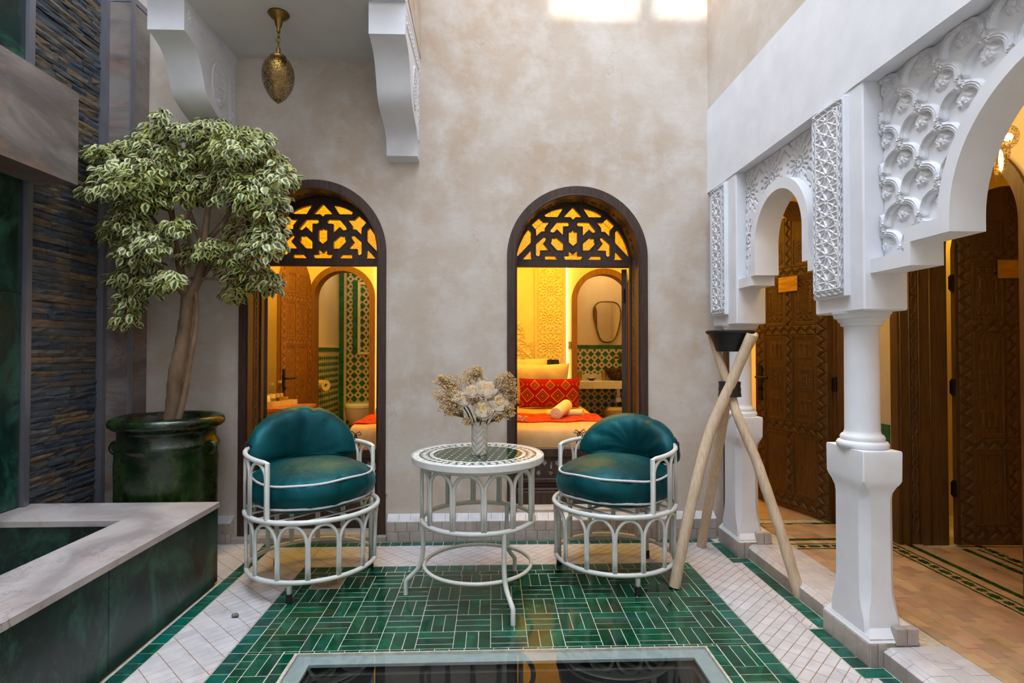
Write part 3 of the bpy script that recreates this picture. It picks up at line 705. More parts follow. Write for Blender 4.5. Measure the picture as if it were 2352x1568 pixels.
# ---- gallery floor: sand tiles and the green star border ----
def cutrect(poly, x0, x1, y0, y1):
    def clip(p, f, g):
        o = []
        for i in range(len(p)):
            a, b_ = p[i], p[(i+1)%len(p)]; fa, fb = f(a), f(b_)
            if fa >= 0: o.append(a)
            if (fa >= 0) != (fb >= 0): t = fa/(fa-fb); o.append((a[0]+(b_[0]-a[0])*t, a[1]+(b_[1]-a[1])*t))
        return o
    for f in (lambda p: p[0]-x0, lambda p: x1-p[0], lambda p: p[1]-y0, lambda p: y1-p[1]):
        poly = clip(poly, f, None)
        if len(poly) < 3: return []
    return poly
def parea(p): return abs(sum(p[i][0]*p[(i+1)%len(p)][1]-p[(i+1)%len(p)][0]*p[i][1] for i in range(len(p))))/2
def tilepoly(p, z1, z0, gap, ch=.0012):
    # a tile from a convex outline: shrunk by the joint, top edge chamfered
    cx = sum(a[0] for a in p)/len(p); cy = sum(a[1] for a in p)/len(p); n = len(p)
    def shrink(g):
        o = []
        for i in range(n):
            a, b_, c = Vector(p[i-1]), Vector(p[i]), Vector(p[(i+1)%n]); e1 = (b_-a); e2 = (c-b_)
            if e1.length < 1e-5 or e2.length < 1e-5: o.append((b_.x,b_.y)); continue
            e1.normalize(); e2.normalize(); n1 = Vector((-e1.y,e1.x)); n2 = Vector((-e2.y,e2.x))
            if n1.dot(Vector((cx,cy))-b_) < 0: n1 = -n1
            if n2.dot(Vector((cx,cy))-b_) < 0: n2 = -n2
            d = 1+n1.dot(n2); q = b_+(n1+n2)*(g/max(d,.3)); o.append((q.x,q.y))
        return o
    a = shrink(gap); c = shrink(gap+ch)
    tx, ty = R.uniform(-.006,.006), R.uniform(-.006,.006)
    vs = [(x,y,z0) for x,y in a]+[(x,y,z1-ch+tx*(x-cx)+ty*(y-cy)) for x,y in a]+[(x,y,z1+tx*(x-cx)+ty*(y-cy)) for x,y in c]
    fs = [tuple(2*n+k for k in range(n))]
    for k in range(n):
        j = (k+1)%n; fs += [(k,j,n+j,n+k),(n+k,n+j,2*n+j,2*n+k)]
    return vs, fs
GZ = .08
def star8(cx, cy, r, along_y, long):
    pts = []
    for i in range(16):
        rr = r if i%2 == 0 else r*.68; t = PI*i/8
        x, y = rr*math.cos(t), rr*math.sin(t)*(1)
        if along_y: y *= long
        else: x *= long
        pts.append((cx+x,cy+y))
    return pts
rest = M(); cnt = 0
tiles = []
x = 1.806
XB, YB = 2.348, 3.295       # inner edge of the border
def addg(p, mat, name):
    tiles.append((p,mat,name))
px = .058; py = .105
for i in range(int((XB-1.806)/px)+1):
    for j in range(-1,int((YB-1.2)/py)+2):
        x0 = 1.806+i*px; y0 = 1.2+j*py+(.035*(i%3)); p = cutrect([(x0,y0),(x0+px,y0),(x0+px,y0+py),(x0,y0+py)],1.806,XB,1.2,YB)
        if p and parea(p) > .0004: addg(p, MT['sand_tile'], 'sand_tile')
def strip(x0, x1, y0, y1, n, mat, name, along_y):
    for k in range(n):
        if along_y: a = y0+(y1-y0)*k/n; b_ = y0+(y1-y0)*(k+1)/n; addg([(x0,a),(x1,a),(x1,b_),(x0,b_)], mat, name)
        else: a = x0+(x1-x0)*k/n; b_ = x0+(x1-x0)*(k+1)/n; addg([(a,y0),(b_,y0),(b_,y1),(a,y1)], mat, name)
offs = [(0,.014,'olive_tile',11),(.014,.082,None,0),(.082,.096,'olive_tile',11),(.096,.150,'sand_tile',14),(.150,.188,'olive_tile',14)]
for a, b_, mt, n in offs:
    if mt:
        strip(XB+a,XB+b_,1.2,YB+a,n*2,MT[mt],'border_tile' if mt == 'olive_tile' else 'sand_tile',True)
        strip(1.806,XB+b_,YB+a,YB+b_,n,MT[mt],'border_tile' if mt == 'olive_tile' else 'sand_tile',False)
strip(XB+.188,2.60,1.2,YB+.188,16,MT['sand_tile'],'sand_tile',True)
for i in range(4):
    strip(1.806,2.62,YB+.188+i*.075,YB+.26+i*.075,9,MT['sand_tile'],'sand_tile',False)
    strip(2.545+i*.056,2.60+i*.056,1.2,3.29,22,MT['sand_tile'],'sand_tile',True)
strip(1.806,2.60,3.76,3.797,9,MT['olive_tile'],'border_tile',False)
strip(2.77,2.808,1.2,3.27,24,MT['olive_tile'],'border_tile',True)
strip(2.86,2.874,1.2,3.26,14,MT['olive_tile'],'border_tile',True)
M().b(1.806,XB+.082,YB+.016,YB+.082,.06,GZ-.0015).b(XB+.016,XB+.082,1.2,YB+.016,.06,GZ-.0015).build('star_ground', MT['sand_tile'], gal)
M().b(2.805,3.4,1.2,3.30,.06,GZ-.003).b(1.62,2.7,3.89,5.7,.06,GZ-.003).build('threshold_slab', MT['sand_tile'], gal)
k = 0; y = 3.30
while y > 1.25:
    L = 1.75 if k%2 else 1.05; addg(star8(XB+.048,y,.026,True,L), MT['olive_tile'], 'star_tile'); y -= .074; k += 1
x = XB-.05; k = 0
while x > 1.85:
    L = 1.75 if k%2 else 1.05; addg(star8(x,YB+.048,.026,False,L), MT['olive_tile'], 'star_tile'); x -= .074; k += 1
y = 3.30; k = 0
while y > 2.5:
    addg(star8(2.92,y,.026,True,1.75 if k%2 else 1.05), MT['olive_tile'], 'star_tile'); y -= .074; k += 1
cn = {}
for p, mat, name in tiles:
    if name != 'star_tile':
        cy = sum(q[1] for q in p)/len(p)
        if cy < 1.75: continue
    vs, fs = tilepoly(p, GZ+R.uniform(-.0006,.0006)+(.0004 if name == 'star_tile' else 0), .062, .0009 if name != 'star_tile' else 0)
    cn[name] = cn.get(name,0)+1
    if cn[name] <= 290: M().add(vs,fs).build(name, mat, gal)
    else: rest.add(vs,fs)
if rest.v: tag(rest.build('sand_tile_rest', MT['sand_tile'], gal), kind='stuff')
# ================= courtyard floor tiles =================
cnt = {}; restm = {}
def put(p, mat, name, zj=.0004, gap=.0014, par=None, lim=290, z0=-.008):
    if len(p) < 3 or parea(p) < 8e-5: return
    par = par or floor
    vs, fs = tilepoly(p, R.uniform(-zj,zj), z0, gap)
    cnt[name] = cnt.get(name,0)+1
    if cnt[name] <= lim: M().add(vs,fs).build(name, mat, par)
    else: restm.setdefault((name,mat.name),[M(),mat,par])[0].add(vs,fs)
rect = lambda a,b,c,d: [(a,c),(b,c),(b,d),(a,d)]
RX0, RX1, RY1 = -1.012, 1.088, 3.24
Mo = .1594
drain = (-.961,-.802,3.027,3.184)
holes = [(-.86,.955,.0,2.405)]
def basket(px, py, i, j):
    x0 = -.005+Mo*i; y1 = 3.185-Mo*j; t = Mo/3
    for k in range(3):
        if (i+j)%2 == 0: p = rect(x0,x0+Mo,y1-Mo+k*t,y1-Mo+(k+1)*t)
        else: p = rect(x0+k*t,x0+(k+1)*t,y1-Mo,y1)
        yield p
for j in range(0,10):
    for i in range(-8,8):
        for p in basket(0,0,i,j):
            q = cutrect(p, RX0, RX1, 1.55, 3.185)
            if not q: continue
            x0,x1,y0,y1 = min(a[0] for a in q),max(a[0] for a in q),min(a[1] for a in q),max(a[1] for a in q)
            if x0 >= drain[0]-.02 and x1 <= drain[1]+.02 and y0 >= drain[2]-.02 and y1 <= drain[3]+.02: continue
            parts = [q]
            if y0 < 2.405:
                parts = [cutrect(q,RX0,RX1,2.405,9), cutrect(q,RX0,-.862,0,2.405), cutrect(q,.957,RX1,0,2.405)]
            for s in parts:
                if s and parea(s) > .0008: put(s, MT['green_tile'], 'green_tile')
x = RX0
while x < RX1: put(cutrect(rect(x,x+.105,3.187,RY1),RX0,RX1,0,9), MT['green_tile'], 'green_tile'); x += .105
# rug border, glass edging
x = -1.085
while x < 1.15: put(cutrect(rect(x,x+.0765,RY1+.002,3.325),-1.085,1.16,0,9), MT['teal_tile'], 'border_tile'); x += .0765
for xa,xb in ((-1.085,RX0-.001),(RX1+.001,1.16)):
    y = RY1
    while y > 1.6: put(rect(xa,xb,y-.076,y), MT['teal_tile'], 'border_tile'); y -= .0765
x = -.86
while x < .95: put(cutrect(rect(x,x+.062,2.389,2.405),-.86,.957,0,9), MT['green_tile'], 'edging_tile', .0005); x += .062
y = 2.388
while y > 1.6:
    put(rect(-.86,-.812,y-.075,y), MT['green_tile'], 'edging_tile', .0005); put(rect(.908,.955,y-.075,y), MT['green_tile'], 'edging_tile', .0005); y -= .075
# perimeter strips
x = -1.47
while x < 1.43: put(cutrect(rect(x,x+.068,3.668,3.738),-1.47,1.50,0,9), MT['teal_tile'], 'border_tile', .0005); x += .068
y = 3.66
while y > 1.75: put(rect(-1.462,-1.392,y-.078,y), MT['teal_tile'], 'border_tile', .0005); y -= .078
def vs_(xa,xb,y0,y1):
    y = y1
    while y > y0+.01: put(cutrect(rect(xa,xb,y-.078,y),-9,9,y0,9), MT['teal_tile'], 'border_tile', .0005); y -= .078
vs_(1.422,1.49,3.385,3.66); vs_(1.474,1.542,2.52,3.31); vs_(1.422,1.49,2.20,2.515); vs_(1.474,1.542,1.6,2.13)
put(rect(1.422,1.542,3.312,3.38), MT['teal_tile'], 'border_tile'); put(rect(1.422,1.542,2.132,2.198), MT['teal_tile'], 'border_tile')
# ivory bejmat laid on the diagonal, cut to each field
def diag(x0, x1, y0, y1, s=.088, ang=PI/4):
    c, sn = math.cos(ang), math.sin(ang); cx, cy = (x0+x1)/2, (y0+y1)/2; n = int(max(x1-x0,y1-y0)/s)+3
    out = []
    for i in range(-n,n):
        for j in range(-n,n):
            for k in range(2):
                u0, v0 = i*s, j*s+k*s/2
                p = [(cx+a*c-b_*sn, cy+a*sn+b_*c) for a,b_ in rect(u0,u0+s,v0,v0+s/2)]
                q = cutrect(p,x0,x1,y0,y1)
                if q and parea(q) > 1.5e-4: out.append(q)
    return out
allw = []
for f in ((-1.39,-1.087,1.62,3.666),(1.162,1.42,1.62,3.666),(1.42,1.474,2.52,3.31),(1.42,1.474,1.62,2.13),(-1.085,1.16,3.328,3.666),(-1.80,-1.464,3.13,3.78)): allw += diag(*f)
allw.sort(key=lambda p: sum(q[1] for q in p)/len(p))
vis = [p for p in allw if sum(q[1] for q in p)/len(p) > 1.66]
for p in vis: put(p, MT['white_tile'], 'white_tile', .0003, .0011)
for (nm,_),(mm,mat,par) in restm.items(): tag(mm.build(nm+'_rest', mat, par), kind='stuff')
# floor drain set into the green tiles
dr = thing('floor_drain', 'round slotted floor drain in a square stone frame among the green tiles', 'drain', (-.8815,3.105,0))
M().chbox(-.959,-.804,3.029,3.182,-.01,.001,.002).build('drain_frame', MT['terracotta'], dr)
mm = M(); holes_ = []
for k in range(14):
    a = 2*PI*k/14; r0, r1 = .022, .048
    ha, hb = .055, .09
    holes_.append([(r0*math.cos(a-ha),r0*math.sin(a-ha)),(r1*math.cos(a-hb),r1*math.sin(a-hb)),(r1*math.cos(a+hb),r1*math.sin(a+hb)),(r0*math.cos(a+ha),r0*math.sin(a+ha))])
mm.plate([(.056*math.cos(2*PI*i/40),.056*math.sin(2*PI*i/40)) for i in range(40)], holes_, lambda u,v,t: (-.8815+u,3.105+v,t), .0015, .005)
mm.build('drain_grate', simple('drain_brass', srgb(150,130,104), srgb(128,108,84), 40, .45, metal=.4), dr)
M().lathe([(.0,.0012),(.054,.0012)],(-.8815,3.105,0),24).build('drain_well', MT['black_rubber'], dr)

# baseboard of the back wall: two courses of grey tiles and a white sloped top
bb = setting('baseboard_back', 'grey tiled skirting with a sloped white top')
def skirting(x0, x1, top=True):
    M().b(x0,x1,3.752,3.80,0,.135).build('skirting_core', MT['grout'], bb)
    for r_ in range(2):
        x = x0+(0 if r_ == 0 else -.02)
        while x < x1-.005:
            a, e = max(x,x0), min(x+.076,x1)
            if e-a > .006: M().chbox(a+.001,e-.001,3.742,3.756,.002+r_*.064,.064+r_*.064,.0015).build('skirting_tile', MT['grey_tile'], bb)
            x += .076
    x = x0
    while x < x1-.005:
        e = min(x+.076,x1)
        M().add([(x+.001,3.745,.130),(e-.001,3.745,.130),(e-.001,3.80,.168),(x+.001,3.80,.168),(x+.001,3.80,.125),(e-.001,3.80,.125)],[(0,1,2,3),(0,4,5,1),(0,3,4),(1,5,2)]).build('skirting_tile', MT['white_tile'], bb); x = e
skirting(-.688,1.50); skirting(-1.80,-1.69)
x = -1.69
while x < -.69:
    e = min(x+.094,-.69); M().chbox(x+.001,e-.001,3.745,3.80,.0,.034,.0015).build('skirting_tile', MT['grey_tile'], bb); x = e

gb_ = M()
for f in ((-1.39,-1.087,1.62,3.666),(1.162,1.42,1.62,3.666),(1.42,1.474,2.52,3.31),(1.42,1.474,1.62,2.13),(-1.085,1.16,3.328,3.666),(-1.80,-1.464,3.13,3.78)): gb_.b(f[0],f[1],f[2],f[3],-.004,-.0008)
gb_.build('joint_bed', simple('brown_grout', srgb(150,126,104), srgb(120,98,80), 30, .9, coord='pos'), floor)
# walk-on glass panel in the floor, over a dark basement room
gw = setting('window_3', 'walk-on glass panel in the green floor')
mm = M()
for (a,b_,c,d) in ((-.81,.908,2.322,2.387),(-.81,-.735,.9,2.322),(.833,.908,.9,2.322)): mm.b(a,b_,c,d,-.024,-.0125)
mm.build('ledge_frame', simple('white_frosted_edge', srgb(150,164,164), srgb(138,152,153), 30, .5, coord='pos'), gw)
M().chbox(-.81,.907,.9,2.386,-.012,-.001,.0015).build('glass_pane', MT['glass'], gw)
mm = M(); mm.b(-.9,-.80,.8,2.5,-1.6,-.152).b(.90,1.0,.8,2.5,-1.6,-.152).b(-.9,1.0,2.386,2.5,-1.6,-.152).b(-.9,1.0,.8,.9,-1.6,-.152).b(-.9,1.0,.8,2.5,-1.7,-1.6)
mm.b(-.812,.91,2.312,2.384,-.152,-.051).b(-.812,-.726,.9,2.31,-.152,-.051).b(.824,.91,.9,2.31,-.152,-.051)  # dark liner added below the ledge, its colour stands in for shade
mm.build('dark_shaft', MT['pit'], gw)

# ================= windows and doors =================
def archband(cx, ro, ri, zs, zb):
    o = arc(cx,zs,ro,0,PI,40); i = arc(cx,zs,ri,0,PI,40)
    return [(cx+ro,zb)]+o+[(cx-ro,zb),(cx-ri,zb)]+i[::-1]+[(cx+ri,zb)]
CH = [  # glazing openings of the fan light, centre and left half (template units)
 [(1040,465),(1165,605),(1075,605),(1042,640),(1008,605),(915,605)],
 [(1040,787),(1058,820),(1098,822),(1098,965),(1042,1015),(985,965),(985,822),(1025,820)],
 [(985,1090),(1042,1140),(1098,1090),(1098,1163),(1170,1165),(1150,1213),(935,1213),(915,1165),(985,1163)]]
LH = [[(905,480),(830,605),(670,605),(652,578),(700,548),(760,517),(830,495)],
 [(580,625),(640,685),(718,682),(660,760),(658,812),(610,812),(545,880),(540,790),(480,720)],
 [(825,682),(975,680),(990,710),(975,735),(908,737),(908,865),(825,780),(775,828),(735,818),(740,790)],
 [(435,787),(470,825),(470,970),(290,1170),(283,1150),(300,1070),(330,980),(375,880)],
 [(645,897),(675,905),(675,930),(635,985),(712,1080),(595,1082),(592,1150),(570,1170),(540,1150),(540,995)],
 [(815,900),(908,985),(908,1080),(828,1080),(742,985),(755,950),(755,912),(800,915)],
 [(468,1090),(475,1195),(488,1213),(360,1213)],
 [(662,1165),(795,1165),(835,1213),(662,1213)]]
def fan_template():
    hs = [list(h) for h in CH]
    for h in LH: hs.append(list(h)); hs.append([(2084-x,y) for x,y in h][::-1])
    return hs
def chain_strip(x, y, z0, z1, n_in):
    # carved chain of long and round links standing on a jamb face; n_in = +1/-1 direction into the opening
    mm = M(); z = z0+.06; k = 0
    while z < z1-.06:
        a, b_ = (.047,.014) if k%2 == 0 else (.017,.014)
        c = z+(a if k%2 == 0 else a); pts = []
        for i in range(16):
            t = 2*PI*i/16; pts.append((x, y+b_*math.copysign(abs(math.cos(t))**.7,math.cos(t)), c+a*math.copysign(abs(math.sin(t))**.8,math.sin(t))))
        mm.tube(pts,.0042,5,True); z = c+a+.004; k += 1
    for dy in (-.024,.024): mm.tube([(x,y+dy,z0),(x,y+dy,z1)],.004,5)
    return mm
def french_window(name, label, W, sill_rows, leaf_side):
    cx, ro, ri, zs, zb = W['cx'], W['ro'], W['ri'], W['zs'], W['zb']
    r = setting(name, label, (cx,3.9,zb))
    M().plate(archband(cx,ro,ri,zs,zb), [], FX, 3.786, 4.055).build('frame', MT['wood_dark'], r, True, angle=30)
    # bead around the inner edge of the frame face
    M().tube([(cx+ri+.006,3.787,zb)]+[(a,3.787,b_) for a,b_ in arc(cx,zs,ri+.006,0,PI,40)]+[(cx-ri-.006,3.787,zb)],.005,6).build('bead', MT['wood_dark'], r, True)
    for sg in (-1,1): chain_strip(cx+sg*(ri-.001),3.905,zb,zs,-sg).build('chain_carving', MT['wood_carved'], r, True)
    for sg in (-1,1): M().b(cx+sg*ri-(.012 if sg > 0 else 0),cx+sg*ri+(.012 if sg < 0 else 0),3.975,4.0,zb,zs).build('stop_bead', MT['wood_dark'], r)
    mm = M(); pts = []
    for i in range(24):
        t = .08+(PI-.16)*i/23; pts.append((t))
    for i,t in enumerate(pts):
        rr = ri-.002; c = (cx+rr*math.cos(t),3.905,zs+rr*math.sin(t)); a = .020 if i%2 else .012
        loop = []
        for q in range(12):
            s = 2*PI*q/12; loop.append((c[0]-math.sin(t)*a*math.sin(s), 3.905+.014*math.cos(s), c[2]+math.cos(t)*a*math.sin(s)))
        mm.tube(loop,.004,5,True)
    mm.build('chain_carving', MT['wood_carved'], r, True)
    # transom bar and fan light
    M().chbox(cx-ri,cx+ri,3.995,4.05,1.845,1.895,.003).build('transom_bar', MT['wood_dark'], r)
    sc = ri/.412*.0004996; X0 = cx-.012*0
    tf = lambda p: (cx+(p[0]-1042)*sc*1.055, 1.893+(1222-p[1])*sc)
    hs = [[tf(p) for p in h] for h in fan_template()]
    rim = [(cx+ri,1.885)]+[(cx+ri*math.cos(t),zs+ri*math.sin(t)) for t in [PI*i/40 for i in range(41)]]+[(cx-ri,1.885)]
    M().plate(rim, hs, FX, 4.0, 4.03).build('fan_light_lattice', MT['wood_dark'], r)
    bd_ = M()
    for h in hs:
        g0 = Vector((sum(p[0] for p in h)/len(h), sum(p[1] for p in h)/len(h))); n_ = len(h); lp = []
        ar = sum(h[q][0]*h[(q+1)%n_][1]-h[(q+1)%n_][0]*h[q][1] for q in range(n_)); sgn = 1 if ar > 0 else -1
        for q in range(n_):
            e1 = (Vector(h[q])-Vector(h[q-1])).normalized(); e2 = (Vector(h[(q+1)%n_])-Vector(h[q])).normalized(); n1 = Vector((e1.y,-e1.x))*sgn; n2 = Vector((e2.y,-e2.x))*sgn
            o_ = Vector(h[q])+(n1+n2)*(.0085/max(.55,1+n1.dot(n2))); 
            if (o_-Vector((cx,zs))).length < ri-.012 and o_.y > 1.899: lp.append((o_.x,3.9995,o_.y))
        if len(lp) > 2: bd_.tube(lp,.0020,4,True)
    bd_.build('lattice_moulding', MT['wood_dark'], r)
    for h in hs:
        g = Vector((sum(p[0] for p in h)/len(h), sum(p[1] for p in h)/len(h)))
        hp = [tuple(g+(Vector(p)-g)*1.0+(Vector(p)-g).normalized()*.005) for p in h]
        M().plate(hp, [], FX, 4.031, 4.035).build('pane', MT['amber'], r)
    # fixed lower part: rails, pierced star panel, moulded boards
    M().chbox(cx-ri,cx+ri,3.99,4.05,.50,.56,.003).build('rail', MT['wood_dark'], r)
    hs = []; zc = .425
    sx = .092; n = int(ri*2/sx)
    for k in range(n+1):
        x = cx-ri+.03+k*sx*.97
        for row, dx in ((.457,0),(.388,sx*.5)):
            c = (x+dx, row)
            if abs(c[0]-cx) < ri-.03: hs.append([(c[0]+(.026 if i%2 == 0 else .0135)*math.sin(PI*i/6), c[1]+(.026 if i%2 == 0 else .0135)*math.cos(PI*i/6)) for i in range(12)])
        c = (x+sx*.5,.457) if k%2 == 0 else (x+sx*.5,.455)
        if abs(c[0]-cx) < ri-.03:
            if k%2 == 0: hs.append([(c[0]+.0085*math.cos(t), c[1]-.018+.030*math.sin(t)*1.0) for t in [2*PI*i/10 for i in range(10)]])
            else: hs.append([(c[0]+.0095*math.cos(t), c[1]-.02+.0095*math.sin(t)) for t in [2*PI*i/8 for i in range(8)]])
    M().plate([(cx-ri,.352),(cx+ri,.352),(cx+ri,.50),(cx-ri,.50)], hs, FX, 4.0, 4.02).build('star_lattice', MT['wood_dark'], r)
    M().b(cx-ri,cx+ri,4.021,4.03,.34,.50).build('added_backing', simple('pale_backing', srgb(226,228,236), None, 5, .6), r)  # pale board added close behind the lattice to catch daylight in the stars
    zz = .352
    M().chbox(cx-ri,cx+ri,3.975,4.05,zz-.03,zz,.003).build('rail', MT['wood_dark'], r)
    M().chbox(cx-ri,cx+ri,3.985,4.05,zz-.06,zz-.031,.004).build('rail', MT['wood_dark'], r)
    M().chbox(cx-ri,cx+ri,3.94,4.05,zz-.078,zz-.061,.003).build('rail', MT['wood_dark'], r)
    M().chbox(cx-ri,cx+ri,3.93,4.05,zb,zz-.079,.003).build('bottom_board', MT['wood_dark'], r)
    # the open casement leaf, folded inwards
    if leaf_side > 0: a, b_ = Vector((cx+ri-.030,4.075,0)), Vector((cx+ri+.075,4.46,0))
    else: a, b_ = Vector((cx-ri-.005,4.075,0)), Vector((cx-ri-.155,4.46,0))
    d = (b_-a); L = d.length; d.normalize(); nrm = Vector((d.y,-d.x,0))
    f = lambda u,v,t: tuple(a+d*u+nrm*t+Vector((0,0,v)))
    lf = M().plate([(0,.57),(L,.57),(L,1.84),(0,1.84)], [[(.055,.64),(L-.055,.64),(L-.055,1.78),(.055,1.78)]], f, -.018, .018).build('casement_leaf', MT['wood_dark'], r)
    g = M().plate([(.05,.635),(L-.05,.635),(L-.05,1.785),(.05,1.785)], [], f, -.003, .003).build('glass_pane', MT['glass'], lf)
    for z_ in (.75,1.65):
        hm = M(); hm.tube([f(-.012,z_-.045,0),f(-.012,z_+.045,0)],.008,8); hm.build('hinge', MT['black_metal'], lf)
    return r
french_window('window_1','tall arched window on the left with amber fan light, open onto a bedroom',W1,1,-1)
french_window('window_2','arched window on the right with amber fan light, open onto the bed',W2,1,1)

# ---- carved cedar doors ----
DW, DH = .66, 2.16
def door_height(U, V):
    # U across 0..DW, V up 0..DH
    h = np.full(U.shape,.8); c = DW/2
    def chev(u, v, p, w):
        tri = np.abs(((v/p)%1)-.5)*4-1; cs = p/math.hypot(p,4*w)          # zigzag across the band with nested notches
        d = np.abs(u-w*.86*tri)*cs; d2 = np.abs(u-w*.86*(tri*.62+.30))*cs; d3 = np.abs(u-w*.86*(tri*.62-.30))*cs
        e = np.abs(np.abs(u)-w)
        return 1-np.maximum.reduce([.95*(1-sm(d,.0022,.0052)), .8*(1-sm(d2,.0014,.0036))*(tri < .35), .8*(1-sm(d3,.0014,.0036))*(tri > -.35), .9*(1-sm(e,.001,.003))])
    for x0, x1 in ((.012,.10),(DW-.10,DW-.012),(c-.032,c+.032)):
        k = (U > x0)&(U < x1); h = np.where(k, chev(U-(x0+x1)/2,V,.075,(x1-x0)/2-.004), h)
    for z0, z1 in ((.03,.115),(.565,.645),(1.275,1.35),(1.70,1.775)):
        k = (V > z0)&(V < z1)&(U > .10)&(U < DW-.10); h = np.where(k, chev(V-(z0+z1)/2,U,.075,(z1-z0)/2-.004), h)
    return h
def panel_height(kind):
    def f(U, V, w, hh):
        u, v = U-w/2, V-hh/2; e = np.minimum(w/2-np.abs(u), hh/2-np.abs(v))
        h = np.where(e < .02, .9, .45); h = np.where((e > .02)&(e < .026), .1, h)
        if kind == 'flower':
            r = np.hypot(u,v); th = np.arctan2(v,u); s = np.abs(np.sin(2*th)); pet = .078*np.maximum(s,.02)**1.0
            d = np.abs(r-pet*1.05); k = e > .03
            h = np.where(k&(r < pet*1.05), .65, h); h = np.where(k&(d < .0055), .0, h)
            h = np.where(k&(np.abs(np.abs(u)-np.abs(v)) < .005)&(r < .07), .05, h)
        elif kind == 'spoons':
            k = e > .03
            def spoon(vc, sgn):
                a = np.zeros(U.shape,bool)
                for i in (-1,0,1):
                    uu = u-i*w*.2; a |= (np.hypot(uu,(v-vc-sgn*.045)) < w*.075)|((np.abs(uu) < w*.028+.012*np.clip((v-vc)*-sgn/.06,0,1))&((v-vc)*sgn < .045)&((v-vc)*sgn > -.055))
                return a
            a = spoon(hh*.33,1)|spoon(-hh*.33,1); h = np.where(k&a, .95, h)
            fr = (np.abs(u) < w*.30)&(np.abs(v) < hh*.14); h = np.where(fr, .55+.4*(np.abs(((np.where(np.abs(v) > hh*.10,u,v))/.014)%1-.5) < .3), h)
            inn = (np.abs(u) < w*.17)&(np.abs(v) < hh*.095); h = np.where(inn, .25, h)
            fig = (np.hypot(u*1.6,v-.022) < .014)|(np.hypot(u*1.4,v+.014) < .02)|((np.abs(np.abs(u)-.012) < .004)&(np.abs(v) < .04)); h = np.where(inn&fig, .95, h)
        elif kind == 'comb':
            k = e > .03; comb = (np.abs(u) < w*.13)&(np.abs(v-.01) < hh*.28); h = np.where(comb, .4+.5*(np.abs((v/.012)%1-.5) < .27), h)
            for s in (-1,1):
                uu = np.abs(u*s-w*.26); arrow = (np.abs(u-s*w*.26) < .0045)&(np.abs(v) < hh*.27)
                a2 = (np.hypot(u-s*w*.26,v) < .016)&(np.hypot(u-s*w*.26,v) > .009)
                tip = (np.abs(np.abs(v)-hh*.27+np.abs(u-s*w*.26)*.9) < .006)&(np.abs(u-s*w*.26) < .022)
                h = np.where(k&(arrow|a2|tip), .95, h)
            q = k&((v > hh*.33)|(v < -hh*.33)); zz = np.abs(((u+v)/.05)%1-.5); z2 = np.abs(((u-v)/.05)%1-.5)
            h = np.where(q, np.where((zz < .14)|(z2 < .14),.95,.3), h)
        elif kind == 'medal':
            r = np.hypot(u*1.0,v); th = np.arctan2(v,u)
            h = np.where((np.abs(r-.062) < .006)|(np.abs(r-.045) < .004), .95, h); h = np.where(r < .04, .4+.5*(np.abs(((th*8/(2*PI)))%1-.5) < r*4), h)
        return h
    return f
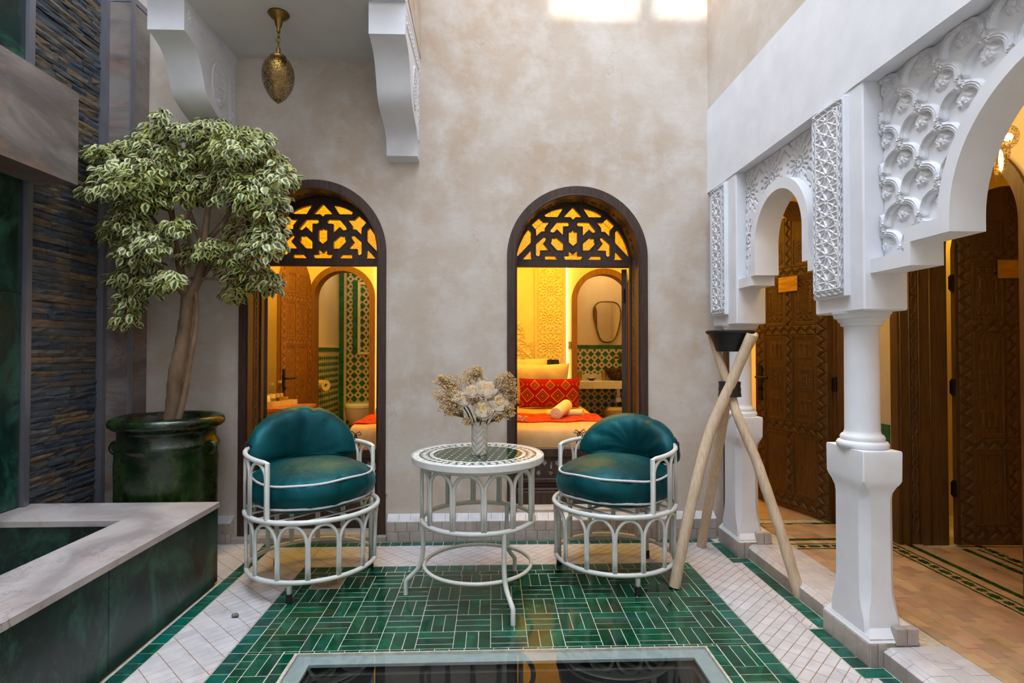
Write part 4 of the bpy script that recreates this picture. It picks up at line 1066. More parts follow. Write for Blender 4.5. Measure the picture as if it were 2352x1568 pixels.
def carved_leaf(parent, hinge, ang, flip, hand, arched=True, step=.0042, names=True, handle=True, plate=False, mat=None, amp=1.0):
    # leaf in local frame: u along leaf from hinge, v up; ang = direction of the leaf from the hinge; flip = side carrying the visible face
    mat = mat or MT['wood_carved']
    d = Vector((math.cos(ang),math.sin(ang),0)); n = Vector((-d.y,d.x,0))*flip; hz = Vector(hinge)
    f3 = lambda u,v,t: tuple(hz+d*u+n*t+Vector((0,0,v)))
    F = lambda U,V,T: (hz.x+d.x*U+n.x*T, hz.y+d.y*U+n.y*T, hz.z+V)
    zs = DH-.38
    def top(u):
        q = abs(u-DW/2)/(DW/2); return zs+.38*math.sqrt(max(0,1-q**2))*(1-.12*(1-q)*0)
    outl = [(0,0),(DW,0)]+[(DW-DW*i/24, top(DW-DW*i/24)) for i in range(25)]
    # panel openings
    c = DW/2; pw = (c-.036)-.104
    cells = [(.104,.12,pw,.44,'flower'),(.104,.65,pw,.62,'spoons'),(.104,1.355,pw,.34,'comb')]
    cells += [(c+.036,b_,pw,d_,k) for _,b_,_,d_,k in cells[:3]]
    cells += [(.13,1.78,pw-.03,.19,'medal'),(c+.036,1.78,pw-.03,.19,'medal')]
    lf = M().plate(outl, [], f3, -.02, .012).build('door_leaf', mat, parent)
    inner = [(p[0]*.985+DW*.0075, p[1]*.995+.004) for p in outl]
    def mask(U,V):
        k = inpoly(U,V,inner)
        for a,b_,w_,h_,_ in cells: k &= ~((U > a+.004)&(U < a+w_-.004)&(V > b_+.004)&(V < b_+h_-.004))
        return k
    relief('carved_stiles', mat, lf, F, 0, DW, 0, DH, step, door_height, .010*amp, .0125, mask)
    for a,b_,w_,h_,k in cells:
        g = panel_height(k); relief('carved_panel', mat, lf, F, a, a+w_, b_, b_+h_, step, lambda U,V: g(U-a,V-b_,w_,h_), .012*amp, .006+.006*(1-amp))
    if handle:
        hx = DW-.055
        hd = M(); hd.add([f3(hx+q[0],q[1],q[2]) for q in ((-.018,.78,.022),(.018,.78,.022),(.018,1.05,.022),(-.018,1.05,.022),(-.018,.78,.03),(.018,.78,.03),(.018,1.05,.03),(-.018,1.05,.03))],[(0,1,2,3),(4,7,6,5),(0,4,5,1),(1,5,6,2),(2,6,7,3),(3,7,4,0)])
        hd.tube([f3(hx,.96,.03),f3(hx,.96,.07),f3(hx-.02,.96,.075),f3(hx-.12,.96,.075)],.009,8); hd.tube([f3(hx,.87,.03),f3(hx,.87,.045)],.011,10)
        hd.build('door_handle', MT['black_metal'], lf, True, angle=40)
    if plate:
        q = M(); q.add([f3(c+a,b_,t) for t in (.026,.03) for a,b_ in ((-.085,1.60),(.085,1.60),(.085,1.71),(-.085,1.71))],[(0,1,2,3),(4,7,6,5),(0,4,5,1),(1,5,6,2),(2,6,7,3),(3,7,4,0)]); q.build('brass_plate', MT['brass_plate'], lf)
    return lf
def hinges(parent, pts):
    for p in pts: M().tube([(p[0],p[1],p[2]-.05),(p[0],p[1],p[2]+.05)],.012,8).box((p[0],p[1]+.0,p[2]),(.03,.02,.08)).build('hinge', MT['black_metal'], parent)
# golden door at the end of the gallery
d1 = setting('door_1', 'carved cedar door standing open at the end of the gallery', (1.99,3.9,.07))
M().plate(archband(W3['cx'],W3['ro'],W3['ri'],W3['zs'],W3['zb']), [], FX, 3.75, 4.06).build('frame', MT['wood_carved'], d1, True, angle=30)
hg = Vector((2.312,3.785,.085)); a1 = math.atan2(4.40-3.785, 2.10-2.312)
carved_leaf(d1, hg, a1, 1, 1, plate=True, step=.003)
hinges(d1, ((2.325,3.765,.55),(2.325,3.765,1.02),(2.325,3.765,1.75)))
# dark doorway in the gallery's right wall, leaf folded into the room
d2 = setting('door_2', 'carved cedar door folded back in the doorway on the far right', (2.64,3.04,.07))
M().plate(archband(D4['cy'],D4['ro'],D4['ri'],D4['zs'],D4['zb']), [], FY, 2.456, 2.768).build('frame', MT['wood_carved'], d2, True, angle=30)
for dz in (0,): chain = M()
z = .15; k = 0
while z < 1.8:
    a, b_ = (.050,.017) if k%2 == 0 else (.02,.017); c = z+a
    chain.tube([(2.56+b_*math.cos(t),D4['cy']+D4['ri']-.001,c+a*math.sin(t)) for t in [2*PI*i/14 for i in range(14)]],.005,5,True); z = c+a+.004; k += 1
for dx in (-.03,.03,.10,-.085): chain.tube([(2.56+dx,D4['cy']+D4['ri']-.001,.08),(2.56+dx,D4['cy']+D4['ri']-.001,1.86)],.006,5)
chain.build('chain_carving', MT['wood_carved'], d2, True)
carved_leaf(d2, (2.790,3.325,.085), math.radians(-3), -1, 1, plate=True, step=.004, handle=False)
hinges(d2, ((2.783,3.325,.42),(2.783,3.325,1.03),(2.783,3.325,1.66)))
# inner doors of the bedroom on the left and the arched doorway frames to the bathrooms
MT['wood_honey'] = wood('honey_cedar', srgb(96,62,30), srgb(120,82,42), srgb(138,98,54), .45)
d3 = setting('door_3', 'carved honey coloured door open in the left bedroom', (A_C,6.05,.02))
M().plate(archband(A_C,.345,.285,1.80,.02), [], FX, 5.965, 6.13).build('frame', MT['wood_honey'], d3, True, angle=30)
carved_leaf(d3, (-1.885,5.95,.03), math.atan2(-.6,-.075), 1, 1, step=.004, amp=.6, mat=MT['wood_honey'])
d4 = setting('door_4', 'arched honey coloured doorway to the bathroom behind the bed', (B_C,6.05,.02))
M().plate(archband(B_C,.345,.285,1.78,.02), [], FX, 5.965, 6.13).build('frame', MT['wood_honey'], d4, True, angle=30)
# ================= things in the courtyard =================
fb = thing('fountain_basin', 'raised green marble water basin with grey marble rim on the left', 'basin', (-1.95,2.2,0))
M().chbox(-1.496,-1.470,2.245,3.108,.015,.409,.002).build('side_panel', MT['marble_green'], fb)
M().chbox(-1.496,-1.470,1.25,2.242,.015,.409,.002).build('side_panel', MT['marble_green'], fb)
M().chbox(-2.45,-1.497,3.06,3.108,.0,.409,.002).build('end_panel', MT['marble_green'], fb)
M().b(-1.80,-1.50,1.25,2.80,.0,.405).build('inner_panel', MT['marble_green'], fb)
M().b(-2.45,-1.50,2.80,3.06,.0,.405).build('inner_panel', MT['marble_green'], fb)
M().b(-2.45,-1.80,1.25,2.80,.0,.12).build('basin_floor', MT['marble_green'], fb)
M().b(-1.49,-1.48,1.25,3.1,.0,.015).build('shadow_gap', MT['black_rubber'], fb)
cp = lambda poly, nm: M().plate(poly, [], FZ, .410, .437).build(nm, MT['marble_grey'], fb)
c = cp([(-1.461,1.25),(-1.461,3.112),(-1.817,3.112),(-1.775,2.785),(-1.785,1.25)], 'rim_slab')
c = cp([(-1.8185,3.112),(-2.45,3.112),(-2.45,2.785),(-1.7765,2.785)], 'rim_slab')
sp = thing('marble_spout', 'long grey brown marble box jutting from the water wall above the basin', 'spout', (-2.33,2.2,2.13))
M().plate([(-2.452,2.14),(-2.215,2.14),(-2.215,2.612),(-2.452,2.612)], [], lambda u,v,t: (u,t,v), .6, 3.07).build('spout_body', MT['marble_brown'], sp)
M().plate([(-2.217,.6),(-2.205,.6),(-2.205,3.08),(-2.450,3.08),(-2.450,3.068),(-2.217,3.068)], [], FZ, 2.13, 2.622).build('front_slab', MT['marble_brown'], sp)
# pebble and dry leaf
pb = thing('pebble', 'small dark grey pebble on the ivory tiles left of the green rug', 'pebble', at(541,1398,2.72)); pb.location.z = .001
px_ = (pb.location.x, pb.location.y)
M().blob((px_[0],px_[1],.010),(.017,.012,.009),3,lambda n,q: q*(1+.12*math.sin(5*n.x+3*n.y))).build('stone_body', MT['stone'], pb, True)
dl = thing('dry_leaf', 'curled yellow dry leaf on the tiles behind the basin corner', 'leaf', (-1.41,3.40,0))
M().add([(-1.445,3.40,.004),(-1.42,3.413,.012),(-1.38,3.40,.006),(-1.42,3.387,.010),(-1.415,3.40,.003)],[(0,4,1),(1,4,2),(2,4,3),(3,4,0)]).build('leaf_blade', simple('dry_leaf', srgb(150,120,60), srgb(120,90,40), 30, .7), dl)

# ---- potted variegated fig ----
pt = thing('potted_fig_tree', 'variegated weeping fig tree in a glossy green-black clay pot', 'potted tree', (-1.93,3.455,0))
pc = (-1.93,3.455,0)
prof = [(.235,.0),(.25,.02),(.262,.15),(.27,.40),(.268,.60),(.262,.66),(.268,.68),(.274,.695),(.266,.71),(.255,.735),(.252,.77),(.262,.79),(.285,.80),(.300,.815),(.304,.835),(.296,.855),(.275,.865),(.250,.862),(.236,.85),(.232,.80),(.232,.76)]
P_ = M().lathe(prof, pc, 56, caps=False); P_.v = [(x+.004*math.sin(3*math.atan2(y-pc[1],x-pc[0])+z*9),y,z) for x,y,z in P_.v]
pot = P_.build('pot', MT['glaze'], pt, True, angle=60)
for sg in (-1,1):
    M().tube([(pc[0]+sg*(.262+.04*math.sin(t)),pc[1]-.05+.0*t,.68-.035*math.cos(t)) for t in [PI*i/10 for i in range(11)]],.012,8).build('lug_handle', MT['glaze'], pot, True)
M().lathe([(0,.775),(.15,.785),(.234,.772)],pc,32,caps=False).build('soil', MT['soil'], pt, True)
A = lambda x,y,d: at(x,y,d)
def smooth_path(pts, k=5):
    pts = [Vector(p) for p in pts]; o = []
    for i in range(len(pts)-1):
        p0, p1, p2, p3 = pts[max(i-1,0)], pts[i], pts[i+1], pts[min(i+2,len(pts)-1)]
        for j in range(k):
            t = j/k; o.append(.5*((2*p1)+(p2-p0)*t+(2*p0-5*p1+4*p2-p3)*t*t+(3*p1-p0-3*p2+p3)*t**3))
    return o+[pts[-1]]
def limb(pts, r0, r1, k=5, n=9):
    p = smooth_path(pts,k); m_ = len(p); return p, [r0+(r1-r0)*(i/(m_-1))**.8 for i in range(m_)], n
D0 = 3.43
tr = M()
p, rr, n = limb([A(394,985,D0),A(399,930,D0),A(404,860,D0-.01),A(418,790,D0),A(428,720,D0),A(430,680,D0)],.049,.034,6,12)
rr[0] = .060; p_t = p; tr.tube(p,[r*(1+.05*math.sin(i*2.1)) for i,r in enumerate(rr)],12)
p, rr, n = limb([A(408,968,D0-.06),A(424,905,D0-.05),A(436,830,D0-.04),A(448,765,D0-.03),A(452,700,D0-.02),A(447,640,D0)],.019,.012); tr.tube(p,rr,9)
tr.build('trunk', MT['bark'], pt, True)
hubs = [((430,690),[(455,640),(468,560),(480,470),(500,400)],.034),((430,690),[(415,620),(400,540),(392,460),(380,390)],.030),((455,650),[(500,580),(545,520),(590,470)],.018),((425,680),[(390,640),(340,580),(300,520)],.018),
        ((468,570),[(440,500),(420,430),(410,360)],.018),((470,560),[(520,500),(550,430),(560,370)],.018),((400,560),[(350,500),(310,440),(280,400)],.014),((440,640),[(480,640),(540,640),(590,620)],.012),((420,660),[(380,650),(330,660),(300,690)],.012),((450,600),[(430,520),(445,440),(450,350)],.016),((392,470),[(340,400),(320,340)],.011),((500,420),[(540,360),(580,340)],.011),((480,480),[(475,400),(470,320)],.012),((395,500),[(365,420),(380,330)],.010)]
tips = []
for (hx,hy),pts,r0 in hubs:
    d = D0+R.uniform(-.12,.10); pth = [A(hx,hy,D0)]+[A(x,y,D0+(d-D0)*(i+1)/len(pts)) for i,(x,y) in enumerate(pts)]
    p, rr, n = limb(pth, r0, r0*.3, 5); M().tube(p,rr,8).build('branch', MT['bark'], pt, True); tips.append((p[-1],p))
# leaf clusters: centre on the photo's crown, depth spread round the trunk
CL = [(420,300,55,18),(360,300,50,20),(330,340,60,26),(270,360,55,26),(230,345,30,14),(300,400,70,34),(380,370,70,40),(460,340,70,40),(530,340,55,36),(590,370,50,36),(480,300,45,20),(560,310,25,22),(600,320,22,16),(640,400,26,28),(660,415,18,16),
      (250,430,50,22),(210,440,26,12),(330,450,60,26),(420,430,60,34),(510,420,60,40),(570,440,55,40),(620,480,34,50),(630,545,24,40),(600,560,36,40),(560,520,40,30),(290,510,44,30),(260,530,24,24),(340,560,40,30),(300,575,36,22),(400,520,30,20),(520,580,46,24),(470,570,40,22),(560,620,50,26),(600,640,36,26),(620,650,24,20),(540,670,24,16),(330,610,40,22),(290,640,36,18),(350,650,36,22),(390,640,22,18),(300,690,30,30),(290,730,24,18),(430,590,20,14),(372,262,10,14),(480,280,30,10),(520,375,40,24),(250,395,40,18),(640,440,24,26)]
ls = bpy.data.meshes.new('leaf')
def leafgeo():
    prof = [(0,.0),(.10,.12),(.24,.30),(.46,.38),(.66,.32),(.82,.18),(.93,.06),(1.06,.0)]
    vs = []; uv = []
    for t, w_ in prof:
        bend = -.34*t*t
        for s in (-1,0,1): vs.append((s*w_*.9, t, bend-(0 if s == 0 else -.10*w_*2.2)+.03*math.sin(t*7)*abs(s))); uv.append((.5+s*w_*1.25*.5+.0, t))
    fs = [(i*3+k,i*3+k+1,i*3+k+4,i*3+k+3) for i in range(len(prof)-1) for k in (0,1)]
    return vs, fs, uv
LV, LF, LU = leafgeo()
ls.from_pydata(LV, [], LF); ul = ls.uv_layers.new(name='UVMap')
for lp in ls.loops: ul.data[lp.index].uv = LU[lp.vertex_index]
ls.polygons.foreach_set('use_smooth', [True]*len(ls.polygons)); ls.materials.append(MT['leaf'])
leaves = []; twigs = M()
RL = random.Random(11)
for cx, cy, rx, ry in CL:
    area = rx*ry; k = int(18+area/15)
    dc = D0+RL.uniform(-.20,.12)
    # twig from nearest branch point
    cpt = A(cx,cy,dc); best = min((q for _,pp in tips for q in pp), key=lambda q: (q-cpt).length)
    mid = (best+cpt)/2+Vector((0,0,.03)); twigs.tube(smooth_path([best,mid,cpt],4),[.006-.0045*i/8 for i in range(9)],5)
    for _ in range(k):
        a = RL.uniform(0,2*PI); q = math.sqrt(RL.random())*1.15; dx, dy = math.cos(a)*q, math.sin(a)*q
        dep = dc-.16*math.sqrt(max(0,1-min(1,q*q)))*RL.uniform(-.5,1.1)+RL.uniform(-.05,.05)
        dep = min(dep,3.72); p = A(cx+dx*rx, cy+dy*ry, dep)
        if p.x < -2.40: continue
        out = Vector((dx*1.0, -.5+RL.uniform(-.7,.3), -.40-.25*RL.random()))+Vector((RL.gauss(0,.45),RL.gauss(0,.4),RL.gauss(0,.30))); out.normalize()
        upv = Vector((dx*.25+RL.gauss(0,.3), -.75+RL.gauss(0,.3), .8)); zz = (upv-out*upv.dot(out)).normalized(); xx = out.cross(zz)
        sc = RL.uniform(.044,.066); mt = Matrix((xx*sc, out*sc, zz*sc)).transposed().to_4x4(); mt.translation = p
        leaves.append((p.y, mt))
# loose new shoot on top
twigs.tube(smooth_path([A(400,300,3.3),A(382,275,3.3),A(368,250,3.28)],4),[.004-.002*i/8 for i in range(9)],5)
for x,y in ((368,250),(360,262),(376,270),(385,285),(350,268),(448,733)):
    mt = Matrix.Rotation(RL.uniform(0,6),4,'Z')@Matrix.Rotation(RL.uniform(-.6,.6),4,'X')@Matrix.Scale(.042,4); mt.translation = A(x,y,3.28 if y < 500 else D0); leaves.append((3.0,mt))
leaves.sort(key=lambda t: t[0])
twigs.build('twigs', MT['bark'], pt, True)['kind'] = 'stuff'
off = Matrix.Translation(-Vector(pc))
for i,(_,mt) in enumerate(leaves[:290]):
    o = bpy.data.objects.new('leaf', ls); COL.objects.link(o); o.parent = pt; o.matrix_local = off@mt
vv = np.array(LV); LFa = np.array(LF); big = []; bf_ = []; bu = []
for i,(_,mt) in enumerate(leaves[290:]):
    m3 = np.array(mt); big.append(vv@m3[:3,:3].T+m3[:3,3]); bf_.append(LFa+i*len(vv)); bu += LU
big = np.concatenate(big)-np.array(pc); bf_ = np.concatenate(bf_)
me = bpy.data.meshes.new('foliage'); me.from_pydata(big.tolist(), [], bf_.tolist()); u2 = me.uv_layers.new(name='UVMap')
li = np.empty(len(me.loops),np.int32); me.loops.foreach_get('vertex_index',li); u2.data.foreach_set('uv', np.array(bu,np.float32)[li].ravel())
me.polygons.foreach_set('use_smooth',[True]*len(me.polygons)); me.materials.append(MT['leaf'])
fo = bpy.data.objects.new('foliage', me); COL.objects.link(fo); fo.parent = pt; fo['kind'] = 'stuff'

# ---- chairs ----
def chair(cx, cy, rz, legoff, label, r0=.335, r1=.345):
    t = thing('garden_armchair', label, 'chair', (cx,cy,0), rz, 'white metal tub chairs')
    zl, zs = .105, .40
    B = lambda m_, nm, mat, par=t, **k: m_.build(nm, mat, par, True, world=False, **k)
    B(M().ring((0,0),r0,zl,.0125,64,10),'lower_ring',MT['metal_white'])
    B(M().ring((0,0),r1,zs,.0135,64,10),'seat_ring',MT['metal_white'])
    n = 14
    for i in range(n):
        a0 = 2*PI*i/n+.016; a1 = 2*PI*(i+1)/n-.016; pts = []
        half = (a1-a0)/2; am = (a0+a1)/2; hz = .285; rise = .098
        def pt_(a,z): r = r0+(r1-.004-r0)*(z-zl)/(zs-zl); return (r*math.cos(a),r*math.sin(a),z)
        pts = [pt_(a0,zl),pt_(a0,.18)]+[pt_(am-half*math.cos(q),hz+rise*math.sin(q)) for q in [PI*k/12 for k in range(13)]]+[pt_(a1,.18),pt_(a1,zl)]
        B(M().tube(pts,.0088,8),'arch',MT['metal_white'])
    s0, s1 = math.radians(-16.5), math.radians(196.5)
    rz_ = lambda a: .69+.035*math.sin((a-s0)/(s1-s0)*PI)
    rail = [(r1*math.cos(a),r1*math.sin(a),rz_(a)) for a in [s0+(s1-s0)*i/50 for i in range(51)]]
    pts = [(r1*math.cos(s0),r1*math.sin(s0),zs)]+rail+[(r1*math.cos(s1),r1*math.sin(s1),zs)]
    B(M().tube(pts,.0125,10),'arm_rail',MT['metal_white'],angle=50)
    k_ = 9
    for i in range(k_):
        a0 = s0+(s1-s0)*i/k_+.03; a1 = s0+(s1-s0)*(i+1)/k_-.03; am = (a0+a1)/2; half = (a1-a0)/2; zt = rz_(am)-.012
        pts = [(r1*math.cos(a0),r1*math.sin(a0),zs)]+[(r1*math.cos(am-half*math.cos(q)),r1*math.sin(am-half*math.cos(q)),zt-.075+.075*math.sin(q)) for q in [PI*k/12 for k in range(13)]]+[(r1*math.cos(a1),r1*math.sin(a1),zs)]
        B(M().tube(pts,.008,8),'back_arch',MT['metal_white'])
    for i in range(3):
        a = legoff+2*PI*i/3; r = .318
        front = math.sin(a+rz) < -.5
        l = B(M().tube([(r*math.cos(a),r*math.sin(a),.10 if front else zs),(r*math.cos(a),r*math.sin(a),.03)],.0125,10),'leg',MT['metal_white'])
        M().lathe([(.0155,.001),(.017,.006),(.0155,.044),(.0125,.046)],(r*math.cos(a),r*math.sin(a),0),14).build('rubber_foot',MT['black_rubber'],l,True,world=False,angle=40)
    sl = M()
    for i in range(5):
        y = -.24+.12*i; x = math.sqrt(r1**2-y*y); sl.box((0,y,zs-.003),(2*x,.022,.006))
    sl.box((0,0,zs-.009),(.022,2*r1,.006)); B(sl,'seat_slats',MT['metal_white'])
    return t
CHL = (-.985,3.18,math.radians(51.5)); CHR = (.692,3.205,math.radians(-50))
chair(*CHL, math.radians(-25), 'white metal tub armchair on the left, nearest the fig tree')
chair(*CHR, math.radians(90), 'white metal tub armchair on the right, beside the wooden tripod', .33, .338)
def interp(prof, k=5): return [tuple(p)[:2] for p in smooth_path([(a,b_,0) for a,b_ in prof],k)]
def cushion(cx, cy, rz, label, seed, tilt=(0,0)):
    t = thing('seat_cushion', label, 'cushion', (cx,cy,.402), rz, 'teal velvet seat cushions')
    t.rotation_euler = (tilt[0],tilt[1],rz)
    prof = interp([(.0,.012),(.12,.010),(.21,.012),(.265,.028),(.300,.056),(.318,.085),(.325,.115),(.319,.146),(.304,.176),(.265,.204),(.19,.234),(.10,.252),(.0,.258)],4)
    nu = 96; rs = random.Random(seed); ph = [rs.uniform(0,6) for _ in range(8)]
    P = np.zeros((nu+1,len(prof),3))
    for i in range(nu+1):
        a = 2*PI*i/nu
        for j,(r,z) in enumerate(prof):
            tt = j/(len(prof)-1); edge = math.exp(-((z-.176)/.03)**2)+math.exp(-((z-.056)/.03)**2)
            w_ = .0035*edge*(math.sin(17*a+ph[0])+math.sin(29*a+ph[1])*.7)+.006*math.sin(2*a+ph[2])+.004*math.sin(5*a+ph[3]+z*20)
            zz = z+.006*math.sin(2*a+ph[4])*(r/.3)+.005*math.sin(3*a+ph[5])*(tt > .5)*min(1,r/.2)
            rr = r+w_*(r/.3); P[i,j] = (rr*math.cos(a),rr*math.sin(a),zz)
    gridmesh(P,'cushion_body',MT['velvet'],t,world=False)
    for z0, r0 in ((.056,.3035),(.176,.3075)):
        pts = []
        for i in range(72):
            a = 2*PI*i/72; pts.append(((r0+.006*math.sin(2*a+ph[2]))*math.cos(a),(r0+.006*math.sin(2*a+ph[2]))*math.sin(a),z0+.006*math.sin(2*a+ph[4])+.004*math.sin(3*a+ph[5])*(z0 > .1)+.002*math.sin(7*a)))
        M().tube(pts,.0062,8,True).build('piping',MT['piping'],t,True,world=False)
cushion(*CHL,'round teal velvet seat cushion with white piping on the left armchair',3)
cushion(*CHR,'round teal velvet seat cushion with white piping on the right armchair',5)
def backcush(cx, cy, rz, label, seed, shift=0., hgt=.275):
    t = thing('back_cushion', label, 'cushion', (cx,cy,.60), rz, 'teal velvet back cushions')
    rs = random.Random(seed); ph = [rs.uniform(0,6) for _ in range(8)]
    nu, nv = 97, 41; P = np.zeros((nu,nv,3))
    for i in range(nu):
        a = 2*PI*i/(nu-1)                                  # round the half-moon outline
        ca, sa = math.cos(a), math.sin(a)
        ox = .36*math.copysign(abs(ca)**.9,ca); oz = (hgt*abs(sa)**.95 if sa > 0 else -.055*abs(sa)**.7)
        for j in range(nv):
            b_ = -PI/2+PI*j/(nv-1); k = max(0,math.cos(b_))**.62; th = math.sin(b_)
            s = ox*k; z = oz*k+.0
            d = .088*math.copysign(abs(th)**.85,th)*(1.18 if th < 0 else 1)
            ridge = (1-abs(th))**1.0
            wr_ = .010*(abs(th)**.5)*k*(math.sin(7*a+ph[0]+6*z+1.3*math.sin(3*a+ph[3]))*.8+.55*math.sin(19*a+ph[1]+9*k)*max(0,1-k*.55))*min(1,k*1.2)+.008*abs(th)*math.sin(11*s+ph[4])*math.sin(8*z+ph[5])
            d += wr_*(1 if th < 0 else -1)*.7
            s += shift*z
            phi = PI/2+s/.318; r = .318+d-.10*max(0,z)*.35
            z2 = z+.012*math.sin(3*s/.3+ph[2])*(z > 0)-.016*math.exp(-((s+.10)/.016)**2)*max(0,z/.27)**3
            P[i,j] = (r*math.cos(phi),r*math.sin(phi),.045+z2)
    gridmesh(P,'cushion_body',MT['velvet'],t,world=False)
    for sg in (-1,1):
        phi = PI/2+sg*1.10; c = Vector((.342*math.cos(phi),.342*math.sin(phi),.125))
        tm = M(); tg = Vector((-math.sin(phi),math.cos(phi),0))
        tm.tube([c+tg*.016*math.cos(q)*.4+Vector((math.cos(phi),math.sin(phi),0))*.018*math.cos(q)+Vector((0,0,.018*math.sin(q))) for q in [2*PI*k/12 for k in range(12)]],.003,6,True)
        for s2 in (-1,1):
            tm.tube([c+Vector((0,0,.016)),c+tg*s2*.03+Vector((0,0,.034)),c+tg*s2*.045+Vector((0,0,.018)),c+tg*s2*.02+Vector((0,0,.012))],.003,6)
            tm.tube([c+Vector((0,0,.016)),c+tg*s2*.012+Vector((math.cos(phi)*.012,math.sin(phi)*.012,-.02)),c+tg*s2*.02+Vector((math.cos(phi)*.01,math.sin(phi)*.01,-.055))],.003,6)
        tm.build('tie',MT['cord'],t,True,world=False)
backcush(CHL[0],CHL[1],math.radians(36),'half-moon teal velvet back cushion tied to the left armchair',4,.0,.265)
backcush(CHR[0],CHR[1],math.radians(-38),'half-moon teal velvet back cushion tied to the right armchair',9,.0,.21)

# ---- mosaic table ----
TC = (-.071,2.925)
tb = thing('mosaic_table', 'round white metal table with green and white mosaic top between the armchairs', 'table', (*TC,0))
tB = lambda m_, nm, mat, par=tb, **k: m_.build(nm, mat, par, True, **k)
tB(M().lathe([(.30,.688),(.334,.688),(.338,.692),(.338,.720),(.334,.7245),(.329,.7245),(.329,.7195),(.0,.7195)],(*TC,0),72,caps=False),'tabletop_rim',MT['metal_white'],angle=40)
tB(M().lathe([(.0,.684),(.322,.684),(.322,.690)],(*TC,0),48,caps=False),'underside',MT['metal_white'],angle=40)
tB(M().lathe([(.0,.7215),(.3285,.7215)],(*TC,0),72,caps=False),'mosaic_bed',zellige('table_green', srgb(22,48,20), srgb(34,62,26), srgb(52,78,34), .08, .1, .01, .05, .002, 30))
def sector(r0, r1, a0, a1, n=4):
    o = [(TC[0]+r1*math.cos(a0+(a1-a0)*i/n),TC[1]+r1*math.sin(a0+(a1-a0)*i/n)) for i in range(n+1)]
    return o+[(TC[0]+r0*math.cos(a1-(a1-a0)*i/n),TC[1]+r0*math.sin(a1-(a1-a0)*i/n)) for i in range(n+1)]
WT = zellige('table_white', srgb(218,216,212), srgb(226,224,220), srgb(232,230,228), .25, .05, .005, .08, .002, 30)
for i in range(30): M().plate(sector(.300,.327,2*PI*i/30+.006,2*PI*(i+1)/30-.006,2),[],FZ,.7205,.7224).build('mosaic_ring_piece',WT,tb)
for i in range(18): M().plate(sector(.228,.247,2*PI*i/18+.006,2*PI*(i+1)/18-.006,3),[],FZ,.7205,.7222).build('mosaic_ring_piece',WT,tb)
for i in range(44):
    a = 2*PI*i/44; q = []
    for rr_, da in ((.296,.0),(.275,.062),(.251,.0),(.274,-.062)): q.append((TC[0]+rr_*math.cos(a+da),TC[1]+rr_*math.sin(a+da)))
    M().plate(q,[],FZ,.7205,.7222).build('mosaic_lozenge',WT,tb)
for i in range(-6,7):
    for j in range(-6,7):
        x, y = i*.047+(.0235 if j%2 else 0), j*.0407
        ca, sa = math.cos(.35), math.sin(.35); x, y = x*ca-y*sa, x*sa+y*ca
        if math.hypot(x,y) < .218:
            q = [(TC[0]+x+a,TC[1]+y+b_) for a,b_ in ((.0068,0),(0,.0068),(-.0068,0),(0,-.0068))]; M().plate(q,[],FZ,.7205,.7218).build('mosaic_dot',WT,tb)
tB(M().ring(TC,.285,.397,.0125,64,10),'middle_ring',MT['metal_white']); tB(M().ring(TC,.288,.676,.009,64,8),'upper_ring',MT['metal_white'])
tB(M().ring(TC,.272,.164,.0095,64,8),'lower_ring',MT['metal_white'])
for i in range(12):
    a0 = 2*PI*i/12+.12+.022; a1 = 2*PI*(i+1)/12+.12-.022; am = (a0+a1)/2; hf = (a1-a0)/2; r = .285
    pts = [(a0,.397),(a0,.5)]+[(am-hf*math.cos(q),.592+.076*math.sin(q)) for q in [PI*k/12 for k in range(13)]]+[(a1,.5),(a1,.397)]
    tB(M().tube([(TC[0]+r*math.cos(a),TC[1]+r*math.sin(a),z) for a,z in pts],.0092,8),'arch',MT['metal_white'])
for deg in (178,-63,57):
    a = math.radians(deg); pf = interp([(.285,.397),(.283,.32),(.282,.25),(.288,.185),(.31,.13),(.362,.078)],5)+[(.369,.070),(.369,.0)]
    tB(M().tube([(TC[0]+r*math.cos(a),TC[1]+r*math.sin(a),z+.001) for r,z in pf],.0118,10),'leg',MT['metal_white'],angle=50)
# vase and bouquet
VC = (-.063,2.90,.7227)
vs0 = thing('braided_vase', 'white ceramic vase with braided relief on the mosaic table', 'vase', VC)
nu, nv = 145, 110; P = np.zeros((nu,nv,3))
for i in range(nu):
    th = 2*PI*i/(nu-1)
    for j in range(nv):
        z = .168*j/(nv-1); u = (th*6/(2*PI))%1; k = int(th*6/(2*PI))%6; dr_ = 1 if k%2 else -1
        ph_ = z/.030+dr_*(u-.5)*1.15+.5*(k%2); rd = abs(math.sin(PI*ph_))**.55; ed = .35+.65*math.sin(PI*u)**.5
        r = .0355+.0078*rd*ed*(min(1,(.168-z)/.012)); r *= (1 if z > .012 else .94+.06*z/.012); P[i,j] = (VC[0]+r*math.cos(th),VC[1]+r*math.sin(th),VC[2]+z)
gridmesh(P,'vase_body',MT['ceramic'],vs0)
M().lathe([(0,.001),(.036,.001)],VC,24,caps=False).build('vase_base',MT['ceramic'],vs0)
M().lathe([(.0385,.168),(.035,.168),(.034,.05),(0,.05)],VC,32,caps=False).build('vase_lining',MT['ceramic'],vs0,True)
